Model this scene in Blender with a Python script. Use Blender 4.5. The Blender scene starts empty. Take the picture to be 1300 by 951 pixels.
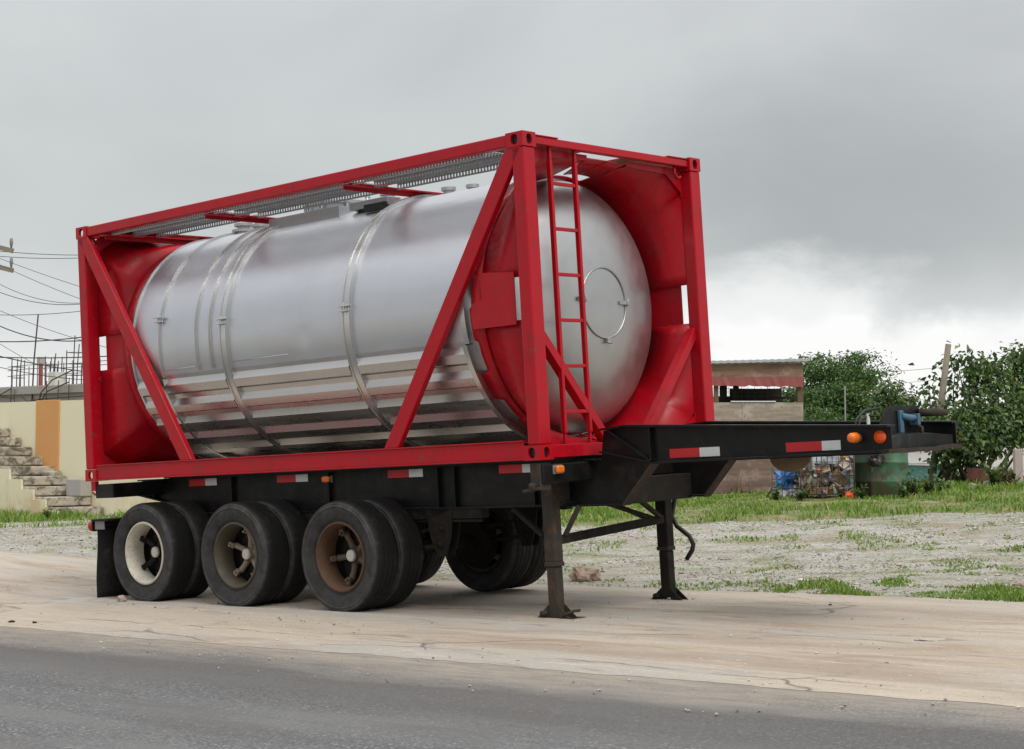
import bpy, bmesh, math, random
import numpy as np
from mathutils import Vector, Matrix, noise

scene = bpy.context.scene
R = math.radians
rng = random.Random(7)

# ------------------------------------------------------------------ camera
CAM_Z = 1.377
PITCH = 0.0657                      # sine of the upward pitch
FPX = 2110.27                       # focal length in pixels of a 1300 px wide picture
cam_d = bpy.data.cameras.new("camera")
cam = bpy.data.objects.new("camera", cam_d)
scene.collection.objects.link(cam)
cam.location = (0, 0, CAM_Z)
cam.rotation_euler = (R(90) + math.asin(PITCH), 0, 0)
cam_d.sensor_width = 36.0
cam_d.lens = FPX / 1300 * 36
cam_d.shift_y = -45 / 1300
cam_d.clip_start = 0.1
cam_d.clip_end = 3000
scene.camera = cam

# ------------------------------------------------------------------ sky and sun
SUN_EL, SUN_AZ = R(52), R(148)       # azimuth clockwise from +Y (away from the camera)
world = bpy.data.worlds.new("World")
scene.world = world
world.use_nodes = True
wt = world.node_tree
wt.nodes.clear()


def wn(t, **kw):
    n = wt.nodes.new(t)
    for k, v in kw.items():
        setattr(n, k, v)
    return n


def wmath(op, a, b=None, c=None, clamp=False):
    n = wn('ShaderNodeMath', operation=op, use_clamp=clamp)
    for i, q in enumerate((a, b, c)):
        if q is None:
            continue
        if isinstance(q, (int, float)):
            n.inputs[i].default_value = q
        else:
            wt.links.new(q, n.inputs[i])
    return n.outputs[0]


def wramp(val, stops):
    n = wn('ShaderNodeValToRGB')
    while len(n.color_ramp.elements) < len(stops):
        n.color_ramp.elements.new(0.5)
    for e, (p, c) in zip(n.color_ramp.elements, stops):
        e.position = p
        e.color = (*c, 1)
    wt.links.new(val, n.inputs[0])
    return n.outputs[0]


out = wn('ShaderNodeOutputWorld')
tc = wn('ShaderNodeTexCoord')
sep = wn('ShaderNodeSeparateXYZ')
wt.links.new(tc.outputs['Generated'], sep.inputs[0])
dx, dy, dz = sep.outputs
sky = wn('ShaderNodeTexSky', sky_type='NISHITA')
sky.sun_disc = False
sky.sun_elevation = SUN_EL
sky.sun_rotation = SUN_AZ
bg_sky = wn('ShaderNodeBackground')
bg_sky.inputs[1].default_value = 0.10
wt.links.new(sky.outputs[0], bg_sky.inputs[0])
# the cloud deck: flatten directions on to a plane overhead so that clouds crowd towards the horizon
mp = wn('ShaderNodeMapping')
mp.inputs['Scale'].default_value = (1.0, 1.0, 1.7)
mp.inputs['Location'].default_value = (0.35, 0.1, 0.2)
wt.links.new(tc.outputs['Generated'], mp.inputs[0])
nz = wn('ShaderNodeTexNoise')
nz.inputs['Scale'].default_value = 4.5
nz.inputs['Detail'].default_value = 6
nz.inputs['Roughness'].default_value = 0.42
nz.inputs['Distortion'].default_value = 0.35
wt.links.new(mp.outputs[0], nz.inputs['Vector'])
nzf = nz.outputs['Fac']
# brighter low on the horizon, brighter again high overhead
el = wmath('MAXIMUM', dz, 0.0)
base = wramp(el, [(0.0, (0.92, 0.925, 0.93)), (0.045, (0.85, 0.86, 0.865)), (0.085, (0.69, 0.705, 0.71)), (0.118, (0.565, 0.585, 0.585)),
                  (0.16, (0.545, 0.565, 0.565)), (0.25, (0.60, 0.62, 0.622)), (0.45, (0.85, 0.87, 0.875)), (1.0, (1.6, 1.6, 1.58))])
cloud = wramp(nzf, [(0.30, (0.86, 0.87, 0.875)), (0.47, (0.98, 0.98, 0.98)), (0.62, (1.06, 1.06, 1.055)), (0.75, (1.14, 1.135, 1.13))])
mul = wn('ShaderNodeMix', data_type='RGBA', blend_type='MULTIPLY')
mul.inputs[0].default_value = 1.0
wt.links.new(base, mul.inputs[6])
wt.links.new(cloud, mul.inputs[7])


# thin places in the deck where it glows, and thicker banks: ragged ellipses of direction
nz_b = wn('ShaderNodeTexNoise')
nz_b.inputs['Scale'].default_value = 9.0
nz_b.inputs['Detail'].default_value = 9
nz_b.inputs['Roughness'].default_value = 0.56
nz_b.inputs['Distortion'].default_value = 0.25
wt.links.new(mp.outputs[0], nz_b.inputs['Vector'])
rag = wmath('SUBTRACT', nz_b.outputs['Fac'], 0.5)


def lobe(cx, cz, sx, sz, wob=1.0, soft=0.6):
    qx = wmath('DIVIDE', wmath('SUBTRACT', dx, cx), sx)
    qz = wmath('DIVIDE', wmath('SUBTRACT', dz, cz), sz)
    r_ = wmath('SQRT', wmath('ADD', wmath('MULTIPLY', qx, qx), wmath('MULTIPLY', qz, qz)))
    v = wmath('ADD', wmath('SUBTRACT', 1.0, r_), wmath('MULTIPLY', rag, wob))
    n = wn('ShaderNodeMapRange', interpolation_type='SMOOTHSTEP')
    n.inputs['From Min'].default_value = 0.0
    n.inputs['From Max'].default_value = soft
    wt.links.new(v, n.inputs['Value'])
    return wmath('MULTIPLY', n.outputs[0], wmath('GREATER_THAN', dy, 0.0))


l0 = lobe(0.225, 0.150, 0.26, 0.085, 1.6, 0.9)
l4 = lobe(-0.10, 0.22, 0.40, 0.16, 0.8, 0.9)
l1 = lobe(0.160, 0.075, 0.085, 0.050, 2.4, 0.8)
l2 = lobe(0.260, 0.010, 0.26, 0.070, 2.0, 0.6)
l3 = lobe(-0.29, 0.015, 0.16, 0.075, 1.4, 0.8)
gl = wmath('MINIMUM', wmath('ADD', wmath('ADD', wmath('MULTIPLY', l1, 0.75), wmath('MULTIPLY', l2, 0.9)), wmath('MULTIPLY', l3, 0.45)), 1.0)
mixg = wn('ShaderNodeMix', data_type='RGBA')
mixg.inputs[7].default_value = (1.02, 1.02, 1.01, 1)
wt.links.new(gl, mixg.inputs[0])
bank = wn('ShaderNodeMix', data_type='RGBA', blend_type='MULTIPLY')      # the heavy bank on the right, a paler stretch on the left
wt.links.new(wmath('MULTIPLY', l0, 0.65), bank.inputs[0])
wt.links.new(mul.outputs[2], bank.inputs[6])
bank.inputs[7].default_value = (0.84, 0.845, 0.85, 1)
pale = wn('ShaderNodeMix', data_type='RGBA', blend_type='MULTIPLY')
wt.links.new(l4, pale.inputs[0])
wt.links.new(bank.outputs[2], pale.inputs[6])
pale.inputs[7].default_value = (1.07, 1.075, 1.075, 1)
wt.links.new(pale.outputs[2], mixg.inputs[6])
bg_cl = wn('ShaderNodeBackground')
bg_cl.inputs[1].default_value = 1.0
wt.links.new(mixg.outputs[2], bg_cl.inputs[0])
mixs = wn('ShaderNodeMixShader')
mixs.inputs[0].default_value = 0.93
wt.links.new(bg_sky.outputs[0], mixs.inputs[1])
wt.links.new(bg_cl.outputs[0], mixs.inputs[2])
wt.links.new(mixs.outputs[0], out.inputs[0])

sun_d = bpy.data.lights.new("sun", 'SUN')
sun_d.energy = 1.7
sun_d.angle = R(24)
sun_d.color = (1.0, 0.96, 0.90)
sun = bpy.data.objects.new("sun", sun_d)
scene.collection.objects.link(sun)
sd = Vector((math.sin(SUN_AZ) * math.cos(SUN_EL), math.cos(SUN_AZ) * math.cos(SUN_EL), math.sin(SUN_EL)))
sun.rotation_euler = (-sd).to_track_quat('-Z', 'Y').to_euler()
sun.location = (20, -5, 30)

vs = scene.view_settings
vs.view_transform = 'Standard'
vs.look = 'None'
vs.gamma = 1
vs.exposure = 0
vs.use_curve_mapping = False
scene.cycles.max_bounces = 6

# ------------------------------------------------------------------ materials


class NT:
    """a small node-tree writer"""

    def __init__(self, name):
        self.m = bpy.data.materials.new(name)
        self.m.use_nodes = True
        self.t = self.m.node_tree
        self.b = self.t.nodes['Principled BSDF']
        self.tc = self.t.nodes.new('ShaderNodeTexCoord')

    def n(self, t, **kw):
        n = self.t.nodes.new(t)
        for k, v in kw.items():
            setattr(n, k, v)
        return n

    def link(self, a, b):
        self.t.links.new(a, b)

    def put(self, sock, v):
        if isinstance(v, (int, float)):
            sock.default_value = v
        elif isinstance(v, tuple):
            sock.default_value = (*v, 1) if len(v) == 3 else v
        else:
            self.link(v, sock)

    def noise(self, scale, detail=5, rough=0.55, stretch=(1, 1, 1), dist=0.0, rot=0.0, loc=(0, 0, 0)):
        mp = self.n('ShaderNodeMapping')
        mp.inputs['Scale'].default_value = stretch
        mp.inputs['Rotation'].default_value = (0, 0, rot)
        mp.inputs['Location'].default_value = loc
        self.link(self.tc.outputs['Object'], mp.inputs[0])
        n = self.n('ShaderNodeTexNoise')
        n.inputs['Scale'].default_value = scale
        n.inputs['Detail'].default_value = detail
        n.inputs['Roughness'].default_value = rough
        n.inputs['Distortion'].default_value = dist
        self.link(mp.outputs[0], n.inputs['Vector'])
        return n.outputs['Fac']

    def vor(self, scale, stretch=(1, 1, 1), feature='F1', out='Distance'):
        mp = self.n('ShaderNodeMapping')
        mp.inputs['Scale'].default_value = stretch
        self.link(self.tc.outputs['Object'], mp.inputs[0])
        n = self.n('ShaderNodeTexVoronoi', feature=feature)
        n.inputs['Scale'].default_value = scale
        self.link(mp.outputs[0], n.inputs['Vector'])
        return n.outputs[out]

    def ramp(self, val, stops):
        n = self.n('ShaderNodeValToRGB')
        while len(n.color_ramp.elements) < len(stops):
            n.color_ramp.elements.new(0.5)
        for e, (p, c) in zip(n.color_ramp.elements, stops):
            e.position = p
            e.color = (c, c, c, 1) if isinstance(c, (int, float)) else (*c, 1)
        self.link(val, n.inputs[0])
        return n.outputs[0]

    def mix(self, fac, a, b, mode='MIX'):
        n = self.n('ShaderNodeMix', data_type='RGBA', blend_type=mode)
        self.put(n.inputs[0], fac)
        self.put(n.inputs[6], a)
        self.put(n.inputs[7], b)
        return n.outputs[2]

    def math(self, op, a, b=0.0, clamp=False):
        n = self.n('ShaderNodeMath', operation=op, use_clamp=clamp)
        self.put(n.inputs[0], a)
        self.put(n.inputs[1], b)
        return n.outputs[0]

    def bump(self, h, strength=0.3, dist=0.02):
        n = self.n('ShaderNodeBump')
        n.inputs['Strength'].default_value = strength
        n.inputs['Distance'].default_value = dist
        self.link(h, n.inputs['Height'])
        self.link(n.outputs[0], self.b.inputs['Normal'])

    def sep(self):
        n = self.n('ShaderNodeSeparateXYZ')
        self.link(self.tc.outputs['Object'], n.inputs[0])
        return n.outputs

    def island(self):
        return self.n('ShaderNodeNewGeometry').outputs['Random Per Island']

    def col(self, c):
        self.put(self.b.inputs['Base Color'], c)
        return self

    def rough(self, v):
        self.put(self.b.inputs['Roughness'], v)
        return self

    def metal(self, v):
        self.put(self.b.inputs['Metallic'], v)
        return self


def paint(name, c, c2, rough=0.4, scale=3.0, dirt=(0.12, 0.09, 0.07), dirt_amt=0.35, spec=0.5, bump=0.04, chips=None, streak=None):
    t = NT(name)
    a = t.mix(t.noise(scale, 6, 0.6), c, c2)
    d = t.ramp(t.noise(scale * 2.3, 8, 0.68, dist=0.6), [(0.52, 0.0), (0.78, dirt_amt)])
    a = t.mix(d, a, dirt)
    if chips:
        k = t.ramp(t.noise(scale * 9, 6, 0.7), [(0.60, 0.0), (0.65, 0.85)])
        a = t.mix(k, a, chips)
    if streak:
        k = t.ramp(t.noise(7, 7, 0.7, (2.2, 2.2, 0.25), loc=(3, 1, 2)), [(0.56, 0.0), (0.70, 0.55)])
        a = t.mix(k, a, streak)
    t.col(a)
    t.rough(t.ramp(t.noise(scale * 3, 5), [(0.3, max(0.05, rough - 0.10)), (0.7, min(1, rough + 0.16))]))
    t.b.inputs['Specular IOR Level'].default_value = spec
    if bump:
        t.bump(t.noise(scale * 16, 4), bump, 0.01)
    return t.m


M = {}
M['red'] = paint('red_paint', (0.45, 0.003, 0.013), (0.37, 0.0025, 0.011), 0.34, 2.0, (0.15, 0.022, 0.022), 0.6, 0.30, 0.03, chips=(0.17, 0.045, 0.035), streak=(0.19, 0.012, 0.014))
M['black'] = paint('black_paint', (0.005, 0.0055, 0.006), (0.009, 0.009, 0.009), 0.42, 2.5, (0.045, 0.034, 0.026), 0.55, 0.25, 0.06)
M['grime'] = paint('grimy_steel', (0.010, 0.009, 0.008), (0.020, 0.016, 0.013), 0.7, 3.0, (0.065, 0.043, 0.028), 0.6, 0.22, 0.1)
M['rusty'] = paint('rusty_steel', (0.060, 0.042, 0.030), (0.026, 0.026, 0.027), 0.75, 4.0, (0.15, 0.072, 0.035), 0.75, 0.25, 0.15)
M['edge_rust'] = paint('bare_rusty_edge', (0.16, 0.11, 0.06), (0.09, 0.06, 0.04), 0.75, 5.0, (0.05, 0.04, 0.03), 0.7, 0.25, 0.1)
M['rim_white'] = paint('cream_rim_paint', (0.62, 0.58, 0.50), (0.50, 0.46, 0.38), 0.5, 6.0, (0.20, 0.14, 0.09), 0.75, 0.4, 0.05, chips=(0.2, 0.11, 0.06))
M['rim_dark'] = paint('dark_olive_rim', (0.055, 0.05, 0.036), (0.085, 0.07, 0.045), 0.6, 6.0, (0.13, 0.085, 0.05), 0.6, 0.4, 0.05)
M['rim_rust'] = paint('rusty_brown_rim', (0.105, 0.056, 0.032), (0.075, 0.043, 0.028), 0.7, 6.0, (0.17, 0.075, 0.03), 0.7, 0.3, 0.1)
M['hub'] = paint('weathered_hub_casting', (0.34, 0.28, 0.21), (0.21, 0.165, 0.12), 0.6, 9.0, (0.12, 0.08, 0.05), 0.8, 0.4, 0.1)
M['hub_dark'] = paint('dirty_hub_casting', (0.15, 0.115, 0.085), (0.09, 0.07, 0.055), 0.65, 9.0, (0.05, 0.04, 0.03), 0.8, 0.3, 0.1)
M['cap'] = paint('pale_hub_cap', (0.60, 0.58, 0.54), (0.48, 0.45, 0.41), 0.5, 9.0, (0.2, 0.16, 0.12), 0.5)
M['amber'] = NT('amber_lens').col((0.72, 0.16, 0.012)).rough(0.22).m
M['orange'] = NT('orange_reflector').col((0.80, 0.10, 0.012)).rough(0.25).m
M['redlens'] = NT('red_lens').col((0.35, 0.01, 0.012)).rough(0.25).m
M['tape_red'] = paint('red_reflective_tape', (0.50, 0.008, 0.012), (0.42, 0.008, 0.012), 0.35, 6, (0.2, 0.05, 0.05), 0.4, 0.5, 0)
M['tape_white'] = paint('white_reflective_tape', (0.62, 0.64, 0.65), (0.52, 0.54, 0.55), 0.35, 6, (0.35, 0.33, 0.3), 0.5, 0.5, 0)
M['blue'] = paint('blue_coupling_paint', (0.035, 0.095, 0.15), (0.06, 0.16, 0.24), 0.6, 14, (0.09, 0.07, 0.055), 0.95)
M['hose_shade'] = NT('black_hose_and_shade').col((0.012, 0.012, 0.012)).rough(0.5).m  # also stands in for the shade inside the corner castings
M['wire'] = NT('dark_cable').col((0.045, 0.047, 0.05)).rough(0.7).m

# tyre rubber: matt, dusty where it touches the road
t = NT('tyre_rubber')
a = t.mix(t.noise(5, 6, 0.65), (0.008, 0.008, 0.0085), (0.015, 0.0145, 0.0145))
t.b.inputs['Specular IOR Level'].default_value = 0.22
a = t.mix(t.ramp(t.noise(9, 7, 0.7, dist=1.0), [(0.55, 0.0), (0.8, 0.45)]), a, (0.10, 0.085, 0.07))
X_, Y_, Z_ = t.sep()
rad_ = t.math('SQRT', t.math('ADD', t.math('MULTIPLY', X_, X_), t.math('MULTIPLY', Z_, Z_)))
side_ = t.ramp(rad_, [(0.30, 0.0), (0.32, 0.30), (0.425, 0.42), (0.455, 0.75), (0.468, 0.55), (0.482, 0.0)])
scuff = t.math('MULTIPLY', side_, t.ramp(t.noise(6, 7, 0.7, (1, 1, 1), loc=(2, 0, 4)), [(0.38, 0.25), (0.68, 1.0)]))
a = t.mix(scuff, a, (0.125, 0.12, 0.122))
t.col(a).rough(t.ramp(t.noise(12, 4), [(0.3, 0.5), (0.7, 0.72)]))
t.bump(t.noise(60, 3), 0.08, 0.006)
M['rubber'] = t.m


# brushed aluminium cladding; the rolled sheets are a little wavy
def steel(name, c, c2, rough, wavy=0.1):
    t = NT(name)
    br = t.noise(2.2, 6, 0.6, (0.25, 3.0, 3.0))
    a = t.mix(br, c, c2)
    sm = t.ramp(t.noise(1.1, 5, 0.6, (1, 1, 0.6)), [(0.5, 0.0), (0.8, 0.22)])
    a = t.mix(sm, a, (0.36, 0.33, 0.31))
    t.col(a).metal(0.92)
    t.rough(t.ramp(t.noise(4.0, 6, 0.65, (0.6, 2, 2)), [(0.25, rough - 0.06), (0.75, rough + 0.10)]))
    if wavy:
        t.bump(t.noise(1.0, 1, 0.3), wavy, 0.10)
    return t.m


M['steel'] = steel('aluminium_cladding', (0.63, 0.64, 0.685), (0.56, 0.57, 0.61), 0.36, 0.10)
M['steel_rib'] = steel('corrugated_aluminium', (0.60, 0.585, 0.58), (0.51, 0.495, 0.485), 0.27, 0.0)
M['head'] = steel('dull_steel_head', (0.56, 0.56, 0.56), (0.44, 0.44, 0.44), 0.38, 0.12)
M['band'] = steel('bright_band', (0.66, 0.66, 0.67), (0.58, 0.58, 0.58), 0.24, 0)
t = NT('plain_bright_band')
t.col(t.mix(t.noise(3, 4), (0.62, 0.62, 0.62), (0.54, 0.535, 0.53))).metal(0.9).rough(0.27)
M['band'] = t.m
M['galv'] = steel('galvanised_grating', (0.50, 0.51, 0.52), (0.38, 0.38, 0.39), 0.42, 0)


# ---- ground materials
def ground_mat():
    t = NT('limestone_gravel')
    st = t.vor(42, out='Color')
    sp = t.n('ShaderNodeSeparateColor')
    t.link(st, sp.inputs[0])
    a = t.ramp(sp.outputs[0], [(0.0, (0.24, 0.22, 0.19)), (0.3, (0.33, 0.31, 0.275)), (0.7, (0.42, 0.40, 0.36)), (1.0, (0.54, 0.52, 0.48))])
    big = t.noise(0.55, 6, 0.6, (1, 2.2, 1))
    a = t.mix(t.ramp(big, [(0.45, 0.0), (0.63, 0.6)]), a, (0.29, 0.265, 0.23))
    soil = t.ramp(t.noise(0.9, 7, 0.66, (1, 1.6, 1), loc=(4, 2, 0)), [(0.52, 0.0), (0.66, 0.7)])
    a = t.mix(soil, a, (0.27, 0.205, 0.135))
    gr = t.ramp(t.noise(1.3, 7, 0.7, (1, 1.8, 1), loc=(9, 5, 0)), [(0.49, 0.0), (0.64, 0.8)])
    a = t.mix(gr, a, (0.16, 0.185, 0.06))
    t.col(a).rough(0.92)
    t.bump(t.math('ADD', t.vor(26), t.noise(8, 4)), 0.7, 0.03)
    return t.m


def turf_mat():
    t = NT('earth_under_grass')
    a = t.ramp(t.noise(2.0, 7, 0.7), [(0.3, (0.10, 0.15, 0.035)), (0.47, (0.14, 0.17, 0.05)), (0.6, (0.26, 0.20, 0.12)), (0.76, (0.40, 0.34, 0.26))])
    t.col(a).rough(0.95)
    t.bump(t.noise(14, 5), 0.8, 0.04)
    return t.m


def apron_mat():
    t = NT('dusty_concrete')
    a = t.mix(t.noise(0.7, 6, 0.62, (0.22, 1.5, 1)), (0.545, 0.45, 0.35), (0.435, 0.39, 0.335))
    a = t.mix(t.ramp(t.noise(0.5, 8, 0.66, (0.3, 1.8, 1), loc=(3, 1, 0)), [(0.46, 0.0), (0.60, 0.85)]), a, (0.39, 0.37, 0.34))
    a = t.mix(t.ramp(t.noise(0.9, 8, 0.68, (0.26, 1.5, 1), loc=(7, 3, 0), dist=0.8), [(0.49, 0.0), (0.63, 0.75)]), a, (0.33, 0.245, 0.18))
    a = t.mix(t.ramp(t.noise(2.2, 9, 0.74, (0.40, 1.5, 1), loc=(1, 8, 0), dist=1.2), [(0.57, 0.0), (0.66, 0.8)]), a, (0.225, 0.18, 0.14))
    a = t.mix(t.ramp(t.noise(3.2, 9, 0.74, (0.25, 1.6, 1), loc=(11, 2, 0), dist=0.6), [(0.57, 0.0), (0.68, 0.7)]), a, (0.62, 0.53, 0.42))
    a = t.mix(t.ramp(t.noise(38, 4, 0.7), [(0.35, 0.35), (0.5, 0.0)]), a, (0.28, 0.235, 0.19))
    a = t.mix(t.ramp(t.noise(22, 3, 0.6, loc=(2, 2, 0)), [(0.64, 0.0), (0.72, 0.6)]), a, (0.68, 0.61, 0.52))
    # cracks
    cr = t.n('ShaderNodeTexVoronoi', feature='DISTANCE_TO_EDGE')
    cr.inputs['Scale'].default_value = 0.55
    mp = t.n('ShaderNodeMapping')
    mp.inputs['Scale'].default_value = (0.5, 1.6, 1)
    mixv = t.n('ShaderNodeMix', data_type='VECTOR')
    mixv.inputs[0].default_value = 0.22
    nt = t.n('ShaderNodeTexNoise')
    nt.inputs['Scale'].default_value = 2.2
    nt.inputs['Detail'].default_value = 6
    t.link(t.tc.outputs['Object'], mp.inputs[0])
    t.link(t.tc.outputs['Object'], nt.inputs['Vector'])
    t.link(mp.outputs[0], mixv.inputs[4])
    t.link(nt.outputs['Color'], mixv.inputs[5])
    t.link(mixv.outputs[1], cr.inputs['Vector'])
    ck = t.math('MULTIPLY', t.ramp(cr.outputs['Distance'], [(0.0, 1.0), (0.006, 0.0)]), t.ramp(t.noise(0.8, 3), [(0.48, 0.0), (0.6, 0.8)]))
    a = t.mix(ck, a, (0.19, 0.155, 0.125))
    t.col(a).rough(0.9)
    h = t.math('SUBTRACT', t.math('ADD', t.noise(3.0, 8, 0.65, (0.35, 1.3, 1)), t.math('MULTIPLY', t.noise(45, 4, 0.7), 0.12)), t.math('MULTIPLY', ck, 0.5))
    t.bump(h, 0.8, 0.07)
    return t.m


def road_mat():
    t = NT('worn_asphalt')
    sp = t.n('ShaderNodeSeparateColor')
    t.link(t.vor(70, out='Color'), sp.inputs[0])
    a = t.ramp(sp.outputs[0], [(0.0, (0.07, 0.071, 0.075)), (0.6, (0.125, 0.127, 0.132)), (0.93, (0.175, 0.175, 0.178)), (1.0, (0.32, 0.31, 0.30))])
    a = t.mix(t.ramp(t.noise(1.2, 7, 0.65, (0.2, 1.4, 1)), [(0.42, 0.0), (0.62, 0.75)]), a, (0.16, 0.158, 0.157))
    a = t.mix(t.ramp(t.noise(1.6, 7, 0.6, (0.2, 1.2, 1), loc=(5, 2, 0)), [(0.5, 0.0), (0.66, 0.6)]), a, (0.105, 0.10, 0.098))
    # dust blown off the concrete on to the outer strip of the road (local y = distance across the road)
    x, y, z = t.sep()
    w = t.math('ADD', y, t.math('MULTIPLY', t.math('SUBTRACT', t.noise(0.9, 6, 0.6, (0.4, 1, 1)), 0.5), 1.3))
    band = t.ramp(t.math('MULTIPLY', w, 0.1), [(0.60, 0.0), (0.66, 0.55), (0.715, 0.6), (0.745, 0.0)])
    a = t.mix(band, a, (0.095, 0.086, 0.08))
    dust = t.math('MULTIPLY', t.ramp(t.math('MULTIPLY', w, 0.1), [(0.715, 0.0), (0.75, 0.6), (0.785, 1.0)]), t.ramp(t.noise(9, 6, 0.7, (0.3, 1.2, 1)), [(0.3, 0.35), (0.6, 1.0)]))
    a = t.mix(dust, a, (0.33, 0.285, 0.235))
    t.col(a).rough(0.88)
    t.bump(t.math('ADD', t.vor(70), t.noise(6, 4)), 0.45, 0.012)
    return t.m


M['gravel'] = ground_mat()
M['turf'] = turf_mat()
M['apron'] = apron_mat()
M['road'] = road_mat()

t = NT('gravel_stones')
t.col(t.ramp(t.island(), [(0.0, (0.17, 0.14, 0.11)), (0.35, (0.31, 0.285, 0.25)), (0.75, (0.42, 0.40, 0.36)), (1.0, (0.58, 0.56, 0.52))])).rough(0.9)
M['stones'] = t.m


def leafmat(name, stops, trans=0.25, rough=0.45):
    t = NT(name)
    c = t.ramp(t.island(), stops)
    t.col(c).rough(rough)
    tr = t.n('ShaderNodeBsdfTranslucent')
    t.link(t.mix(1.0, c, (0.9, 1.0, 0.4), 'MULTIPLY'), tr.inputs[0])
    mx = t.n('ShaderNodeMixShader')
    mx.inputs[0].default_value = trans
    t.link(t.b.outputs[0], mx.inputs[1])
    t.link(tr.outputs[0], mx.inputs[2])
    t.link(mx.outputs[0], t.t.nodes['Material Output'].inputs[0])
    return t.m


M['grass'] = leafmat('grass_blades', [(0.0, (0.09, 0.17, 0.022)), (0.45, (0.15, 0.27, 0.035)), (0.78, (0.23, 0.36, 0.06)), (0.9, (0.34, 0.38, 0.12)), (1.0, (0.46, 0.37, 0.18))], 0.3, 0.5)
M['leaf_dark'] = leafmat('feathery_leaves', [(0.0, (0.030, 0.070, 0.016)), (0.5, (0.06, 0.13, 0.026)), (1.0, (0.13, 0.22, 0.045))], 0.28)
M['leaf_mid'] = leafmat('broad_leaves', [(0.0, (0.022, 0.048, 0.016)), (0.45, (0.055, 0.11, 0.03)), (0.8, (0.12, 0.20, 0.05)), (0.96, (0.20, 0.29, 0.08)), (1.0, (0.30, 0.26, 0.09))], 0.30, 0.42)
M['leaf_light'] = leafmat('pale_leaves', [(0.0, (0.065, 0.115, 0.035)), (0.6, (0.10, 0.17, 0.05)), (1.0, (0.16, 0.24, 0.07))], 0.3)
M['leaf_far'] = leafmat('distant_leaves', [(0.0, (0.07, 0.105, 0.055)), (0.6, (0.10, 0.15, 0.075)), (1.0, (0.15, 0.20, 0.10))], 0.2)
M['bark'] = paint('grey_brown_bark', (0.09, 0.07, 0.055), (0.055, 0.042, 0.034), 0.9, 8, (0.16, 0.14, 0.12), 0.5, 0.2, 0.4)
M['pole_wood'] = paint('weathered_pole_wood', (0.27, 0.24, 0.185), (0.19, 0.165, 0.125), 0.9, 6, (0.15, 0.13, 0.1), 0.5, 0.2, 0.3)


def wood(name, c, c2, c3):
    t = NT(name)
    a = t.mix(t.ramp(t.noise(2, 7, 0.68, (0.5, 0.5, 5), dist=0.6), [(0.36, 0.0), (0.62, 1.0)]), c, c2)
    a = t.mix(t.ramp(t.noise(1.6, 8, 0.7, (1.5, 1.5, 2.2), loc=(3, 0, 1)), [(0.5, 0.0), (0.62, 0.9)]), a, c3)
    a = t.mix(t.ramp(t.noise(11, 5, 0.6), [(0.64, 0.0), (0.7, 0.7)]), a, (0.06, 0.045, 0.035))
    t.col(a).rough(0.85)
    t.bump(t.noise(5, 6, 0.6, (1, 1, 10)), 0.3, 0.01)
    return t.m


M['ply_grey'] = wood('grey_weathered_ply', (0.42, 0.355, 0.285), (0.25, 0.205, 0.165), (0.48, 0.42, 0.345))
M['ply_brown'] = wood('stained_brown_ply', (0.23, 0.15, 0.115), (0.15, 0.10, 0.08), (0.31, 0.245, 0.21))
M['fascia'] = wood('warm_fascia_board', (0.31, 0.20, 0.14), (0.19, 0.12, 0.085), (0.36, 0.26, 0.19))
M['redtin'] = paint('faded_red_tin', (0.30, 0.08, 0.07), (0.235, 0.065, 0.056), 0.6, 3, (0.15, 0.09, 0.07), 0.5)
M['tin'] = paint('grey_roof_tin', (0.46, 0.47, 0.49), (0.38, 0.39, 0.41), 0.4, 2.5, (0.25, 0.2, 0.17), 0.4)
M['tin_old'] = paint('weathered_pale_tin', (0.40, 0.39, 0.37), (0.31, 0.30, 0.285), 0.6, 1.5, (0.2, 0.16, 0.13), 0.6)
M['dark_in'] = NT('dark_timber_and_shade').col((0.03, 0.024, 0.02)).rough(0.9).m  # near-black; also stands in for shade in cladding ends and shed slot
M['lath'] = paint('brown_lath', (0.17, 0.11, 0.075), (0.12, 0.08, 0.055), 0.85, 5)


def drum_mat(k=1.0, name='green_drum_paint'):
    t = NT(name)
    a = t.mix(t.noise(3, 6, 0.6), (0.045 * k, 0.135 * k, 0.072 * k), (0.065 * k, 0.19 * k, 0.105 * k))
    x, y, z = t.sep()
    low = t.math('SUBTRACT', t.noise(5, 7, 0.68), t.math('MULTIPLY', z, 0.24))
    a = t.mix(t.ramp(low, [(0.32, 0.0), (0.46, 0.9)]), a, (0.075, 0.058, 0.036))
    a = t.mix(t.ramp(t.noise(7, 8, 0.7, (1, 1, 0.35), loc=(2, 5, 1)), [(0.54, 0.0), (0.66, 0.8)]), a, (0.13, 0.10, 0.06))
    t.col(a).rough(0.5)
    return t.m


M['drum'] = drum_mat()
M['drum_dark'] = drum_mat(0.42, 'darker_drum_green')  # the same green scaled darker, to set the rear drum apart


def wall_mat():
    t = NT('cream_wall_paint')
    a = t.mix(t.noise(0.8, 6, 0.6), (0.80, 0.735, 0.53), (0.74, 0.685, 0.50))
    a = t.mix(t.ramp(t.noise(1.3, 8, 0.7, (1, 1, 0.5), loc=(1, 2, 3)), [(0.52, 0.0), (0.75, 0.4)]), a, (0.58, 0.55, 0.42))
    x, y, z = t.sep()
    st = t.math('SUBTRACT', t.noise(2.2, 7, 0.65, (1, 1, 0.6)), t.math('MULTIPLY', z, 0.33))
    a = t.mix(t.ramp(st, [(0.34, 0.0), (0.52, 0.55)]), a, (0.60, 0.38, 0.18))
    t.col(a).rough(0.88)
    t.bump(t.noise(9, 5), 0.15, 0.02)
    return t.m


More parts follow.
